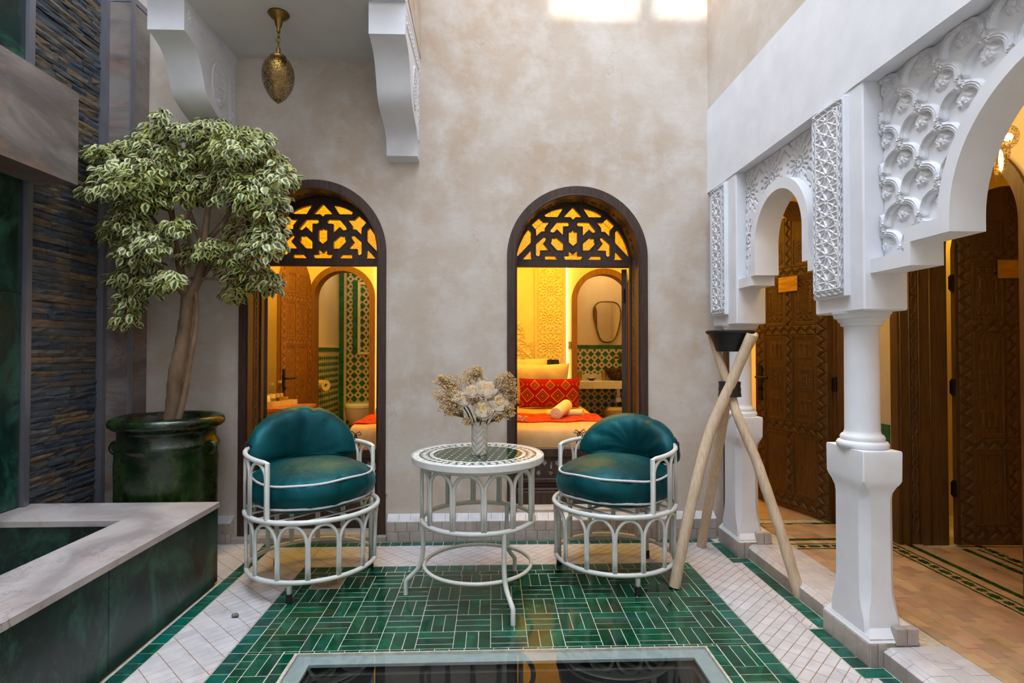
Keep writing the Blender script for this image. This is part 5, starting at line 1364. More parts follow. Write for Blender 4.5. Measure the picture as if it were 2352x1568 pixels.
def petalmesh(width, th1, flare):
    # part of a unit sphere shell from the base up, closing (th1 > 90 deg) or flaring at the lip
    vs = []; fs = []; n, m_ = 8, 8
    for i in range(n+1):
        for j in range(m_+1):
            u = -1+2*i/n; v = j/m_; wd = width*min(1.,(1-v)**.5*1.25+.0)*(.45+.55*min(1,v*2.2)) if v < 1 else 0
            th = .30+(th1-.30)*v*(1-.10*u*u*v); r = math.sin(th)+flare*v**4*.5; z = -math.cos(th)-flare*v**6*.35
            lift = .05*math.sin(u*3+1)*v
            vs.append((r*math.sin(u*wd)*(1+lift),-r*math.cos(u*wd)*(1+lift),z))
    for i in range(n):
        for j in range(m_): a = i*(m_+1)+j; fs.append((a,a+m_+1,a+m_+2,a+1))
    me = bpy.data.meshes.new('petal'); me.from_pydata(vs,[],fs); me.polygons.foreach_set('use_smooth',[True]*len(fs)); return me
PM = [petalmesh(.95,2.45,.0),petalmesh(.85,2.05,.12),petalmesh(.84,1.80,.34)]
for me in PM[1:]: me.materials.append(MT['petal'])
PM[0].materials.append(MT['petal_in'])
VT = Vector((VC[0],VC[1],VC[2]+.10))
roses = [(1115,890,2.84,19,'largest ivory rose at the top right of the bouquet'),(1146,921,2.85,21,'ivory rose at the far right of the bouquet'),(1109,938,2.80,18,'lowest ivory rose, facing front just above the vase'),(1063,913,2.84,16,'drooping half-open ivory rose left of centre'),(1040,900,2.87,12,'small white rose at the left edge of the bouquet'),(1083,896,2.82,13,'small closed ivory rose left of the largest rose'),(1098,873,2.92,16,'ivory rose at the top of the bouquet, partly behind dried florets'),(1047,911,2.83,10,'small white rosebud below the left edge rose')]
for k,(x,y,d,rp,lab) in enumerate(roses):
    c = at(x,y,d); r = rp/1300*d*1.25
    o = thing('rose', lab, 'rose', c, 0, 'ivory roses in the braided vase')
    dirv = (c-VT).normalized()+Vector((0,-.75,.25)); dirv.normalize()
    q = Vector((0,0,1)).rotation_difference(dirv).to_matrix()
    st = M().tube(smooth_path([VT+Vector((R.uniform(-.012,.012),R.uniform(-.012,.012),-.03)),(VT+c)/2+Vector((0,0,.012)),c-dirv*r*.95],4),.0032,6).build('stem',MT['stem'],o,True)
    for lay,(n,sc,me,zo) in enumerate(((2,.20,PM[0],.36),(3,.34,PM[0],.26),(4,.47,PM[0],.17),(5,.60,PM[1],.10),(5,.74,PM[1],.03),(6,.88,PM[1],-.04),(6,1.0,PM[2],-.12))):
        if rp < 12 and lay in (2,4): continue
        for i in range(n):
            po = bpy.data.objects.new('petal',me); COL.objects.link(po); po.parent = o
            rot = Matrix.Rotation(2*PI*i/n+lay*1.1+k+R.uniform(-.2,.2),4,'Z')@Matrix.Rotation(R.uniform(-.07,.07),4,'X')
            po.matrix_local = q.to_4x4()@Matrix.Translation((0,0,r*zo))@rot@Matrix.Scale(r*sc*R.uniform(.96,1.04),4)
    M().blob(c-dirv*r*1.0,(r*.34,r*.34,r*.3),2).build('calyx',MT['stem'],o,True)
sprays = [(1040,875,2.90,46,14,'dried floret spray fanning left in the vase'),(1025,905,2.86,30,22,'dried floret spray hanging to the left of the roses'),(1035,935,2.84,30,20,'dried floret spray low on the left side'),(1075,968,2.85,12,8,'dried floret spray drooping beside the vase rim'),(1085,862,2.95,24,18,'dried floret spray behind the top rose'),(1095,850,2.93,14,10,'highest dried floret spray of the bouquet'),(1160,875,2.90,26,22,'dried floret spray at the upper right'),(1172,905,2.90,18,30,'pale dried floret spray at the far right edge'),(1168,945,2.88,16,18,'pale dried floret spray low on the right'),(1090,920,2.86,14,10,'dried floret spray in the middle among the roses'),(1145,955,2.85,12,14,'thin dried floret spray hanging right of the vase'),(1015,868,2.92,10,6,'sparse dried floret sprig at the far left tip')]
for k,(x,y,d,rx,ry,lab) in enumerate(sprays):
    o = thing('dried_flower_spray', lab, 'dried flowers', VT, 0, 'dried floret sprays in the braided vase')
    stm, fl = M(), M(); n = int(50+rx*ry*.2)
    c0 = at(x,y,d); hub = VT+(c0-VT)*.55+Vector((0,0,.01))
    stm.tube(smooth_path([VT,(VT+hub)/2+Vector((0,0,.008)),hub],3),.0014,5)
    for i in range(n):
        a = R.uniform(0,2*PI); q = math.sqrt(R.random()); p = at(x+rx*q*math.cos(a),y+ry*q*math.sin(a),d+R.uniform(-.04,.04))
        if i%2 == 0: stm.tube([hub,(hub+p)/2+Vector((0,0,.006*R.random())),p],.0007,4,caps=False)
        for _ in range(2): fl.blob(p+Vector((R.uniform(-.006,.006),R.uniform(-.006,.006),R.uniform(-.006,.006))),R.uniform(.0022,.0040),1)
    stm.build('dry_stems',MT['stem_dry'],o)['kind'] = 'stuff'
    fl.build('florets',MT['dry'],o,True)['kind'] = 'stuff'

# ---- wooden tripod and the bowl it carries ----
tp = thing('wooden_tripod', 'tripod of three bare wooden poles lashed with black cord beside the column', 'stand', (1.29,3.15,0))
def pole(pts, r0, r1):
    p = smooth_path(pts,6); n = len(p); rs = [(r0+(r1-r0)*i/(n-1))*(1+.03*math.sin(i*1.7)) for i in range(n)]
    M().tube(p,rs,12).build('leg',MT['wood_light'],tp,True,angle=50)
def lift(p): return Vector((p[0],p[1],max(p[2],.004)))
pole([lift((.964,2.978,.0)),at(1571,1232,2.985),at(1599,1110,2.995),at(1629,998,3.015),at(1668,905,3.00),at(1700,830,2.965),at(1727,768,2.93)],.030,.028)
pole([lift((1.560,2.835,.0)),at(1799,1240,2.868),at(1760,1123,2.905),at(1734,1049,2.935),at(1692,950,2.985),at(1675,890,3.045),at(1650,820,3.09),at(1632,760,3.12)],.029,.021)
pole([lift((1.337,3.59,.0)),at(1634,1120,3.42),at(1655,1000,3.27),at(1672,900,3.10),at(1696,840,3.13),at(1722,790,3.19),at(1733,768,3.22)],.030,.024)
bc = at(1676,893,3.03)
M().lathe([(.048,-.042),(.060,-.04),(.056,-.015),(.058,.0),(.055,.015),(.057,.04),(.046,.042)],bc,18).build('cord_lashing',MT['cord'],tp,True,angle=30)
bw = thing('tripod_bowl', 'black hammered bowl resting in the top of the wooden tripod', 'bowl', (1.306,3.06,1.245))
M().lathe(interp([(.0,.0),(.06,.0),(.075,.006),(.082,.03),(.098,.07),(.112,.095)],3)+[(.124,.098),(.128,.104),(.128,.112),(.122,.116),(.108,.112),(.09,.07),(.07,.02),(0,.015)],(1.306,3.06,1.245),48,caps=False).build('bowl_body',MT['black_bowl'],bw,True,angle=35)

# ---- pierced brass lantern under the balcony ----
def pierced(fn, sub, inset, seed, thick=.0015, jit=.25):
    rs = random.Random(seed); bm = bmesh.new(); bmesh.ops.create_icosphere(bm,subdivisions=sub,radius=1)
    for v in bm.verts:
        j = Vector((rs.gauss(0,1),rs.gauss(0,1),rs.gauss(0,1)))*jit*(1.6/2**sub); v.co = (v.co+j).normalized()
    r = bmesh.ops.inset_individual(bm,faces=bm.faces[:],thickness=inset)
    bmesh.ops.delete(bm,geom=r['faces'] if False else [f for f in bm.faces if len(f.verts) == 3],context='FACES')
    for v in bm.verts: v.co = fn(v.co)
    bm.verts.index_update(); o = M().add([v.co for v in bm.verts],[[v.index for v in f.verts] for f in bm.faces]); bm.free(); return o
lc = (-1.235,3.29)
ln = thing('pendant_lantern', 'egg-shaped pierced brass lantern hanging from the balcony soffit', 'lantern', (*lc,3.2))
M().lathe([(.058,3.199),(.060,3.192),(.050,3.186),(.046,3.178),(.030,3.168),(.022,3.155),(.018,3.13),(.010,3.115),(.010,3.09),(.0,3.088)],(*lc,0),32,caps=False).build('ceiling_cup',MT['brass'],ln,True,angle=40)
ch = M()
for i,z in enumerate((3.075,3.045,3.015)):
    ch.tube([(lc[0]+(.012*math.cos(t) if i%2 else 0),lc[1]+(0 if i%2 else .012*math.cos(t)),z+.019*math.sin(t)) for t in [2*PI*k/14 for k in range(14)]],.0028,6,True)
ch.build('chain',MT['brass'],ln,True)
egg = lambda n: Vector((lc[0]+n.x*.094*(1-.10*(1-n.z)*.5)*(1.0 if n.z > 0 else (1-.22*n.z*n.z)), lc[1]+n.y*.094*(1-.10*(1-n.z)*.5)*(1.0 if n.z > 0 else (1-.22*n.z*n.z)), 2.83+n.z*(.125 if n.z > 0 else .15)))
sh = pierced(egg,4,.029,3); so_ = sh.build('pierced_shell',MT['brass'],ln,False)
M().lathe([(.0,2.998),(.011,2.996),(.012,2.965),(.030,2.958),(.046,2.945),(.048,2.93),(.044,2.926)],(*lc,0),28,caps=False).build('lantern_cap',MT['brass'],ln,True,angle=40)
M().lathe([(0,2.672),(.012,2.682),(.02,2.695)],(*lc,0),16,caps=False).build('finial',MT['brass'],ln,True)
# ---- small lit lantern in the gallery ----
gc = Vector((2.272,2.40,2.2))
gl = thing('gallery_lantern', 'lit pierced brass pendant hanging in the gallery behind the big arch', 'lantern', (gc.x,gc.y,2.72))
M().tube([(gc.x,gc.y,2.72),(gc.x,gc.y,2.24)],.005,8).build('rod',MT['brass'],gl,True)
pierced(lambda n: Vector((gc.x+n.x*.04,gc.y+n.y*.04,2.19+n.z*.052)),3,.035,5).build('pierced_shell',MT['brass'],gl)
pierced(lambda n: Vector((gc.x-.034+.022*n.z+n.x*.022*(1.1+.5*n.z),gc.y+n.y*.022*(1.1+.5*n.z),2.075+n.z*.085)),3,.035,6).build('pierced_shell',MT['brass'],gl)
M().blob((gc.x,gc.y,2.19),.018,2).build('bulb',MT['bulb'],gl,True); M().blob((gc.x-.034,gc.y,2.085),(.009,.009,.05),2).build('bulb',MT['bulb'],gl,True)
# ================= rooms behind the windows =================
def kilim(name, ground, dia, edge, acc, nx, ny, rings=3):
    n = N(name); tc = n.n('ShaderNodeTexCoord').outputs['UV']; sx = n.n('ShaderNodeSeparateXYZ'); n.l(tc, sx.inputs[0])
    def cell(v, k, off=0): return n.math('ABSOLUTE', n.math('SUBTRACT', n.math('FRACT', n.math('ADD', n.math('MULTIPLY', v, k), off)), .5))
    def shape(k, off, su, vc, sv): return n.math('ADD', n.math('MULTIPLY', cell(sx.outputs[0],k,off), su), n.math('MULTIPLY', n.math('ABSOLUTE', n.math('SUBTRACT', rows, vc)), sv))
    rows = n.math('FRACT', n.math('MULTIPLY', sx.outputs[1], ny))
    m_ = n.math('MINIMUM', shape(nx,.0,2.0,.5,3.9), n.math('MINIMUM', shape(nx,.5,2.9,.16,6.2), shape(nx,.5,2.9,.84,6.2)))
    m_ = n.math('MINIMUM', m_, n.math('MINIMUM', n.math('ADD', shape(nx,0,7,.15,15), .55), n.math('ADD', shape(nx,0,7,.85,15), .55)))
    nz = n.math('MULTIPLY', n.math('SUBTRACT', n.noise(n.pos('uv'), 60, 2), .5), .05); m_ = n.math('ADD', m_, nz)
    col = n.ramp(m_, [(0, edge), (.06, acc), (.22, dia), (.46, acc), (.58, dia), (.76, acc), (.83, edge), (.93, ground), (1, ground)])
    n.t.nodes[-1]
    for x in n.t.nodes:
        if x.type == 'VALTORGB': x.color_ramp.interpolation = 'CONSTANT'
    n.bump(n.noise(n.pos('uv'), 160, 2), .2, .003); return n.out(col, .85, spec=.2)
RED = srgb(150,14,18)
MT['kilim'] = kilim('red_kilim', RED, srgb(104,58,24), srgb(214,158,70), srgb(186,58,26), 4, 1)
MT['runner'] = kilim('red_runner', srgb(172,22,18), srgb(140,30,18), srgb(206,150,50), srgb(200,76,24), 12, 3)
def pillow(name, label, c, w_, h_, th, mat, tilt, grp=None, rz=0, fringe=0):
    t = thing(name, label, 'pillow' if 'pillow' in name else 'cushion', c, rz, grp)
    nu, nv = 41, 25
    for sgn in (1,-1):
        P = np.zeros((nu,nv,3)); UV = np.zeros((nu,nv,2))
        for i in range(nu):
            for j in range(nv):
                u, v = -1+2*i/(nu-1), -1+2*j/(nv-1); e = max(0,(1-abs(u)**3.2))*max(0,(1-abs(v)**2.6))
                x = u*w_/2*(1-.05*(1-abs(v))*abs(u)**3); z = v*h_/2*(1-.07*(1-abs(u)**2)*abs(v)**3); y = -sgn*th/2*e**.55+.006*math.sin(7*u+3*v)*e
                P[i,j] = (x, y*math.cos(tilt)+z*math.sin(tilt), z*math.cos(tilt)-y*math.sin(tilt)+h_/2*math.cos(tilt)); UV[i,j] = ((u+1)/2,(v+1)/2)
        gridmesh(P,'front_cover' if sgn > 0 else 'back_cover',mat,t,UV,world=False)
    return t
MT['sheet'] = simple('warm_lit_sheet', srgb(214,170,110), srgb(204,158,100), 12, .8, bump=.2, bd=.006, bscale=14)  # white sheet with the warm room light tinted into its colour
def bed(label, x0, x1, y0, y1, zt):
    t = thing('bed', label, 'bed', ((x0+x1)/2,(y0+y1)/2,.02))
    M().chbox(x0+.02,x1-.02,y0+.03,y1,.02,.34,.02).build('bed_base',MT['wood_desk'],t)
    nu, nv = 81, 30; P = np.zeros((nu,nv,3))
    # fitted sheet: one surface down the front, over the top
    prof = [(y0+.012,.36),(y0+.004,.42),(y0,.52),(y0+.004,.60),(y0+.018,.655),(y0+.05,zt-.004),(y0+.12,zt)]+[(y0+.12+(y1-y0-.12)*i/22,zt) for i in range(1,23)]
    nv = len(prof); P = np.zeros((nu,nv,3))
    for i in range(nu):
        u = i/(nu-1); x = x0+(x1-x0)*u
        for j,(y,z) in enumerate(prof):
            f = max(0,min(1,(zt-.01-z)/.2)); wv = .009*f*(math.sin(u*38+2*math.sin(u*9))+.6*math.sin(u*71))*min(1,abs(u-.5)*2.4+.15)
            ed = max(0,(u-.97)/.03,(.03-u)/.03); P[i,j] = (x,y-wv,z-.05*ed**2+.003*math.sin(u*21+y*9)*(1-f))
    gridmesh(P,'fitted_sheet',MT['sheet'],t)
    M().chbox(x0+.012,x1-.012,y0+.03,y1-.002,.345,zt-.012,.03).build('mattress',MT['linen'],t)
    return t
bed('bed with white sheet behind the right window',-.16,.93,4.13,5.93,.68)
bed('bed with white sheet at the lower right of the left window',-1.08,-.34,4.30,5.9,.68)
def runner(label, x0, x1, y0, y1, z, drop_l=False, xl=None):
    t = thing('bed_runner', label, 'runner', ((x0+x1)/2,(y0+y1)/2,z), 0, 'red patterned bed runners')
    nu, nv = 60, 24; P = np.zeros((nu,nv,3)); UV = np.zeros((nu,nv,2))
    for i in range(nu):
        for j in range(nv):
            u, v = i/(nu-1), j/(nv-1); x = x0+(x1-x0)*u; y = y0+(y1-y0)*v+.02*math.sin(u*9)*(1-v); zz = z+.006+.004*math.sin(u*25+v*11)
            if drop_l and x > x1-.03: zz -= .03
            P[i,j] = (x,y,zz); UV[i,j] = (u,v)
    gridmesh(P,'runner_cloth',MT['runner'],t,UV)
    Q = P[:,0,:]; s = np.stack([Q,Q-np.array([0,-.002,.012])],1); gridmesh(s,'hem',MT['runner'],t)
runner('red patterned runner across the bed in the right window',-.15,.925,4.50,5.08,.682)
runner('red patterned runner on the bed in the left window',-1.075,-.35,4.42,5.1,.682)
pillow('bed_pillow','plump white pillow standing behind the red cushion',(.475,5.80,.69),.62,.46,.16,MT['linen'],-.35)
pillow('bed_pillow','white pillow leaning at the far back corner of the bed',(.30,5.88,.72),.55,.46,.12,MT['linen'],-.15)
pillow('kilim_cushion','red kilim cushion with diamond pattern leaning on the white pillow',(.565,5.56,.685),.60,.31,.15,MT['kilim'],-.30)
def rolled(name, label, a, b_, r, flat=1.0):
    a, b_ = Vector(a), Vector(b_); t = thing(name, label, 'towel', a, 0, 'cream rolled towels')
    d = (b_-a).normalized(); s = Vector((-d.y,d.x,0)).normalized(); up = d.cross(s)*-1
    if up.z < 0: up = -up
    m_ = M(); m_.tube([a+d*(q*(b_-a).length) for q in (0,.03,.5,.97,1)],[r*.93,r,r*1.02,r,r*.93],22)
    m_.v = [(v[0],v[1],a.z+(v[2]-a.z)*flat) for v in m_.v]
    m_.build('towel_roll',MT['towel'],t,True,angle=50)
    for q,e in ((0,a-d*.001),(1,b_+d*.001)):
        sp_ = [e+(s*math.cos(k*.5)+Vector((0,0,flat))*math.sin(k*.5))*(r*.12+r*.75*k/34) for k in range(35)]
        M().tube(sp_,.0045,5).build('rolled_edge',MT['towel'],t,True)
    return t
rolled('rolled_towel','large cream rolled towel lying across the runner in the right window',at(1277,950,4.66),at(1302,930,4.98),.052)
rolled('rolled_towel','flat cream towel tucked behind the large rolled towel',at(1338,951,4.86)+Vector((0,0,.012)),at(1258,956,4.98)+Vector((0,0,.02)),.042,.75)
rolled('rolled_towel','cream rolled towel on the red runner in the left window',(-.93,4.62,.745),(-.62,4.75,.745),.055)
fp = thing('flower_sprig','small sprig of white dried flowers on the left of the red runner','dried flowers',at(1200,965,4.62))
fm = M()
for i in range(26): fm.blob(at(1200+R.uniform(-11,11),963+R.uniform(-6,6),4.60)+Vector((0,0,R.uniform(0,.02))),.007,1)
tag(fm.build('florets',MT['linen'],fp,True),kind='stuff')
M().tube([at(1192,972,4.58),at(1200,965,4.6),at(1210,958,4.62)],.002,5).build('dry_stems',MT['stem_dry'],fp)
# headboard wall: carved gypsum strip, carved arch headboard, sockets, LED strip
hw = setting('trim_7','carved gypsum strip beside the bedroom doorway')
cx_ = .618
M().b(.455,.785,5.972,6.0,.3,2.7).build('strip_frame',MT['ivory_carved'],hw)
def goth(U,V):
    u = U-cx_; r1 = rosette(u,V-1.29,.30,16); k = np.hypot(u,((V-1.29)/.30-np.round((V-1.29)/.30))*.30) < .125
    return np.where(k, r1, np.maximum(lattice(u,V-1.29,.10), rosette(u,V-1.29,.075,8)*.4))
relief('carved_panel',MT['ivory_carved'],hw,lambda U,V,T:(U,T,V),cx_-.135,cx_+.135,.32,2.6,.0055,goth,.012,5.971,None,-1)
hb = thing('headboard','carved gypsum headboard with an arched outline at the left of the bed','headboard',(.0,5.97,.3))
ho = [(-.17,.3),(.425,.3),(.425,1.345),(.35,1.345),(.35,1.37)]+[(.02+.33*math.cos(t),1.37+.34*math.sin(t)) for t in [PI/2*i/14 for i in range(15)]]+[(-.17,1.71)]
M().plate(ho,[],FX,5.955,5.999).build('headboard_board',MT['ivory_carved'],hb)
relief('carved_face',MT['ivory_carved'],hb,lambda U,V,T:(U,T,V),-.16,.42,.32,1.70,.006,lambda U,V: np.maximum(lattice(U,V,.22), 1-sm(fam(U,V,PI/4,.16),.004,.012)),.010,5.9545,lambda U,V: inpoly(U,V,ho),-1)
sk = thing('socket_plate','black triple socket plate on the carved strip above the pillow','socket',(.60,5.955,1.12))
M().chbox(.505,.705,5.947,5.962,1.09,1.155,.004).build('plate_body',MT['black_metal'],sk)
for x in (.54,.605,.67): M().lathe([(.022,0),(.018,-.004),(.0,-.004)],(0,0,0),16).xf(Matrix.Translation((x,5.946,1.122))@Matrix.Rotation(PI/2,4,'X')).build('socket_hole',MT['black_rubber'],sk)
ld = thing('led_strip','glowing vertical LED strip beside the carved strip','light',(.792,5.99,.9)); M().b(.787,.795,5.978,5.99,.85,2.6).build('led_tape',MT['led'],ld)
M().b(.785,.7865,5.972,6.0,.85,2.6).build('led_channel',MT['aluminium'],ld)
l2 = thing('led_strip','glowing vertical LED strip at the right edge of the left window','light',(-1.19,5.99,.9)); M().b(-1.195,-1.187,5.978,5.99,.6,2.2).build('led_tape',MT['led'],l2); M().b(-1.1865,-1.185,5.972,6.0,.6,2.2).build('led_channel',MT['aluminium'],l2)
sw = thing('light_switch','small brass wall switch right of the glowing strip','switch',(.83,5.99,1.29)); M().chbox(.808,.842,5.985,5.9995,1.27,1.345,.002).build('switch_plate',MT['brass_plate'],sw); M().b(.815,.828,5.978,5.985,1.295,1.325).build('rocker',MT['brass_plate'],sw)
# ---- bathroom behind the right window ----
def zellij(parent, f, u0, u1, v0, v1, s, t0, t1, name='green_tile', small=True, lim=300):
    k = 0; nu = int((u1-u0)/s); nv = int((v1-v0)/s)
    rest_ = M()
    for i in range(nu+1):
        for j in range(nv+1):
            cu, cv = u0+i*s, v0+j*s; r = s*.43
            p = cutrect([(cu-r,cv),(cu,cv-r),(cu+r,cv),(cu,cv+r)],u0,u1,v0,v1)
            if p and parea(p) > 1e-5:
                k += 1
                (M().plate(p,[],f,t0,t1).build(name,MT['bath_green'],parent) if k <= lim else rest_.plate(p,[],f,t0,t1))
            if small:
                cu, cv = u0+(i+.5)*s, v0+(j+.5)*s; r = s*.13
                if cu+r < u1 and cv+r < v1:
                    k += 1; p = rect(cu-r,cu+r,cv-r,cv+r)
                    (M().plate(p,[],f,t0,t1).build(name,MT['bath_green'],parent) if k <= lim else rest_.plate(p,[],f,t0,t1))
    # beige lozenges between the squares
        
    if rest_.v: tag(rest_.build(name+'_rest',MT['bath_green'],parent),kind='stuff')
bt = setting('wall_bathroom','bathroom wall with green and beige geometric tiles')
M().b(.72,1.74,7.188,7.2,.02,1.27).build('tile_ground',MT['bath_beige'],bt)
fx = lambda u,v,t: (u,t,v)
zellij(bt,fx,.80,1.72,.93,1.27,.0925,7.184,7.189); zellij(bt,fx,.80,1.72,.10,.80,.0925,7.184,7.189,lim=120)
x = .74
while x < 1.72: M().chbox(x+.001,x+.053,7.182,7.19,1.275,1.322,.001).build('green_tile',MT['bath_green'],bt); x += .054
ct = thing('washbasin_counter','pale marble counter in the bathroom seen past the bed','counter',(1.25,6.95,.8))
M().chbox(.75,1.735,6.75,7.18,.79,.885,.006).build('counter_slab',MT['pale_marble'],ct); M().chbox(.75,1.735,7.155,7.18,.885,.95,.003).build('back_splash',MT['pale_marble'],ct)
dp = M(); dp.tube([(1.56,6.95,.79),(1.56,6.95,.66),(1.56,7.0,.62),(1.56,7.17,.62)],.022,10); dp.lathe([(.0,0),(.035,0),(.035,.05),(.022,.06)],(1.56,6.95,.62),14); dp.build('drain_trap',MT['white_ceramic'],ct,True,angle=50)
sb = thing('vessel_sink','dark chequered bowl sink on the marble counter','sink',(1.55,6.95,.887))
def chequer():
    n = N('chequered_bronze'); p = n.pos('obj'); c = n.n('ShaderNodeTexChecker'); n.l(p,c.inputs[0]); c.inputs['Scale'].default_value = 28; c.inputs[1].default_value = srgb(44,32,22); c.inputs[2].default_value = srgb(92,66,40)
    return n.out(c.outputs[0],.4,.3)
M().lathe(interp([(.0,.0),(.07,.0),(.12,.04),(.155,.10),(.165,.14)],4)+[(.158,.142),(.14,.09),(.08,.03),(0,.02)],(1.55,6.95,.887),40,caps=False).build('sink_bowl',chequer(),sb,True)
fc = thing('wall_faucet','aged brass faucet over the bowl sink','faucet',(1.60,7.18,1.17)); M().tube(smooth_path([(1.66,7.18,1.17),(1.64,7.12,1.19),(1.58,7.06,1.16),(1.54,7.05,1.17),(1.53,7.05,1.14)],4),.012,8).build('spout',MT['brass'],fc,True); M().lathe([(.03,0),(.03,.01),(.0,.012)],(0,0,0),14).xf(Matrix.Translation((1.66,7.182,1.17))@Matrix.Rotation(PI/2,4,'X')).build('wall_plate',MT['brass'],fc)
for x,y_,lab in ((1.075,6.93,'brass tumbler at the left end of the marble counter'),(1.37,6.90,'brass tumbler beside the bowl sink')):
    o = thing('brass_tumbler',lab,'cup',(x,y_,.886),0,'brass tumblers on the counter'); M().lathe([(0,0),(.026,0),(.032,.10),(.029,.10),(.024,.01),(0,.01)],(x,y_,.886),20,caps=False).build('cup_body',MT['brass_plate'],o,True,angle=40)
o = thing('soap_dish','small dark soap dish between the brass tumblers','dish',(1.22,6.92,.886)); M().lathe([(0,0),(.03,.0),(.035,.012),(.062,.022),(.058,.026),(0,.014)],(1.22,6.92,.886),24,caps=False).build('dish_body',MT['brass'],o,True)
M().blob((1.22,6.92,.912),(.035,.025,.012),2).build('soap_bar',MT['linen'],o,True)
mr = thing('wall_mirror','pebble-shaped brass framed mirror on the bathroom wall','mirror',(1.47,7.19,1.6))
mp = smooth_path([(1.30,1.80,0),(1.36,1.865,0),(1.47,1.875,0),(1.58,1.86,0),(1.635,1.79,0),(1.64,1.66,0),(1.60,1.48,0),(1.55,1.39,0),(1.47,1.36,0),(1.40,1.38,0),(1.36,1.45,0),(1.32,1.60,0),(1.295,1.72,0),(1.30,1.80,0)],4)[:-1]
mo = [(p.x,p.y) for p in mp]
M().plate(mo,[],FX,7.172,7.195).build('mirror_glass',MT['mirror'],mr); M().tube([(a,7.172,b_) for a,b_ in mo],.009,8,True).build('mirror_frame',MT['brass'],mr,True)
sh_ = thing('towel_shelf','carved shelf under the marble counter','shelf',(1.3,7.0,.4)); M().chbox(.76,1.735,6.83,7.18,.40,.43,.003).build('shelf_board',MT['wood_honey'],sh_); M().b(.76,1.735,6.825,6.835,.34,.40).build('apron',MT['brass'],sh_)
bk = thing('towel_basket','round wicker basket of towels on the shelf under the counter','basket',(1.53,6.98,.432)); M().lathe([(0,0),(.14,0),(.165,.09),(.157,.09),(.13,.01),(0,.01)],(1.53,6.98,.432),32,caps=False).build('basket_body',MT['wicker'],bk,True,angle=40)
o = thing('folded_towel','white folded towel in the wicker basket','towel',(1.53,6.98,.50)); M().chbox(1.42,1.64,6.90,7.06,.455,.55,.025).build('towel_fold',MT['towel'],o,True)
# ---- left bedroom and bathroom ----
dk = thing('console_desk','honey wood console desk in the left bedroom','desk',(-1.98,5.18,.02))
M().chbox(-2.36,-1.66,4.97,5.42,.72,.75,.003).build('desk_top',MT['wood_desk'],dk); M().b(-2.34,-1.68,4.99,5.40,.56,.72).build('drawer_box',MT['wood_desk'],dk)
for x in (-2.31,-1.71):
    for y in (5.02,5.37): M().b(x-.025,x+.025,y-.025,y+.025,.02,.56).build('leg',MT['wood_desk'],dk)
ty = thing('wooden_tray','shallow wooden tray on the console desk','tray',(-1.98,5.2,.751))
tr_ = [(-2.14,5.06),(-1.93,5.06),(-1.80,5.32),(-2.01,5.32)]
M().plate(tr_,[],FZ,.7515,.76).build('tray_base',MT['wood_light'],ty)
for i in range(4):
    a, b_ = Vector(tr_[i]), Vector(tr_[(i+1)%4]); d = (b_-a).normalized(); nn = Vector((-d.y,d.x))*.008
    M().plate([tuple(a),tuple(b_),tuple(b_+nn),tuple(a+nn)],[],FZ,.76,.80).build('tray_wall',MT['wood_light'],ty)
for (x,y,h_),lab in (((-1.985,5.19,.20),'clear plastic water bottle, the front one on the tray'),((-1.945,5.27,.215),'clear plastic water bottle, the rear one on the tray')):
    o = thing('water_bottle',lab,'bottle',(x,y,.761),0,'water bottles on the tray')
    M().lathe(interp([(.0,.0),(.029,.0),(.031,.02),(.028,.05),(.031,.08),(.030,.12),(.022,.15),(.012,h_-.025),(.012,h_-.012)],3),(x,y,.761),20,caps=False).build('bottle_body',MT['bottle'],o,True)
    M().lathe([(.0145,h_-.022),(.0145,h_),(.0,h_)],(x,y,.761),16).build('bottle_cap',MT['bottle_cap'],o,True,angle=40)
    M().lathe([(.0315,.06),(.0315,.10)],(x,y,.761),20,caps=False).build('bottle_label',MT['linen'],o,True)
o = thing('round_cup','small round cream cup at the front of the tray','cup',(-2.02,5.11,.761)); M().lathe(interp([(0,0),(.03,0),(.048,.03),(.046,.07),(.036,.09)],4)+[(.032,.088),(.04,.05),(0,.01)],(-2.02,5.11,.761),28,caps=False).build('cup_body',MT['ceramic'],o,True)
o = thing('snack_basket','small woven basket on the tray behind the bottles','basket',(-1.90,5.24,.761)); M().lathe([(0,0),(.034,0),(.042,.07),(.038,.07),(.03,.01),(0,.01)],(-1.90,5.24,.761),24,caps=False).build('basket_body',MT['wicker'],o,True,angle=40)
for i in range(14): 
    q = M() if i == 0 else q; a = R.uniform(0,6.28); q.tube([(-1.90+.01*math.cos(a),5.24+.01*math.sin(a),.80),(-1.90+.045*math.cos(a),5.24+.045*math.sin(a),.80+R.uniform(.06,.10))],.0012,4)
tag(q.build('dry_grass',MT['stem_dry'],o),kind='stuff')
o = thing('desk_frame','dark upright frame at the left end of the tray','frame',(-2.17,5.25,.751)); M().chbox(-2.20,-2.10,5.22,5.24,.751,.93,.003).build('frame_body',MT['black_metal'],o)
b2 = setting('wall_bathroom','bathroom walls with small green and beige tiles')
M().b(-1.95,-1.943,6.125,7.25,.02,1.24).build('tile_ground',MT['bath_beige'],b2); M().b(-1.94,-1.0,7.238,7.25,.02,2.5).build('tile_ground',MT['bath_beige'],b2)
fy = lambda u,v,t: (t,u,v)
M().b(-1.945,-1.936,6.13,7.24,1.24,1.285).build('tile_border',MT['bath_green'],b2); M().b(-1.95,-1.93,6.13,7.24,1.285,1.30).build('tile_border',MT['linen'],b2)
zellij(b2,fy,6.14,7.22,.30,1.23,.072,-1.944,-1.939,small=False)
for i in range(40): M().chbox(-1.935,-1.875,7.232,7.24,.05+i*.061,.109+i*.061,.001).build('border_tile',MT['bath_green'],b2)
zellij(b2,fx,-1.84,-1.02,.25,2.4,.098,7.232,7.2385,'diamond_tile')
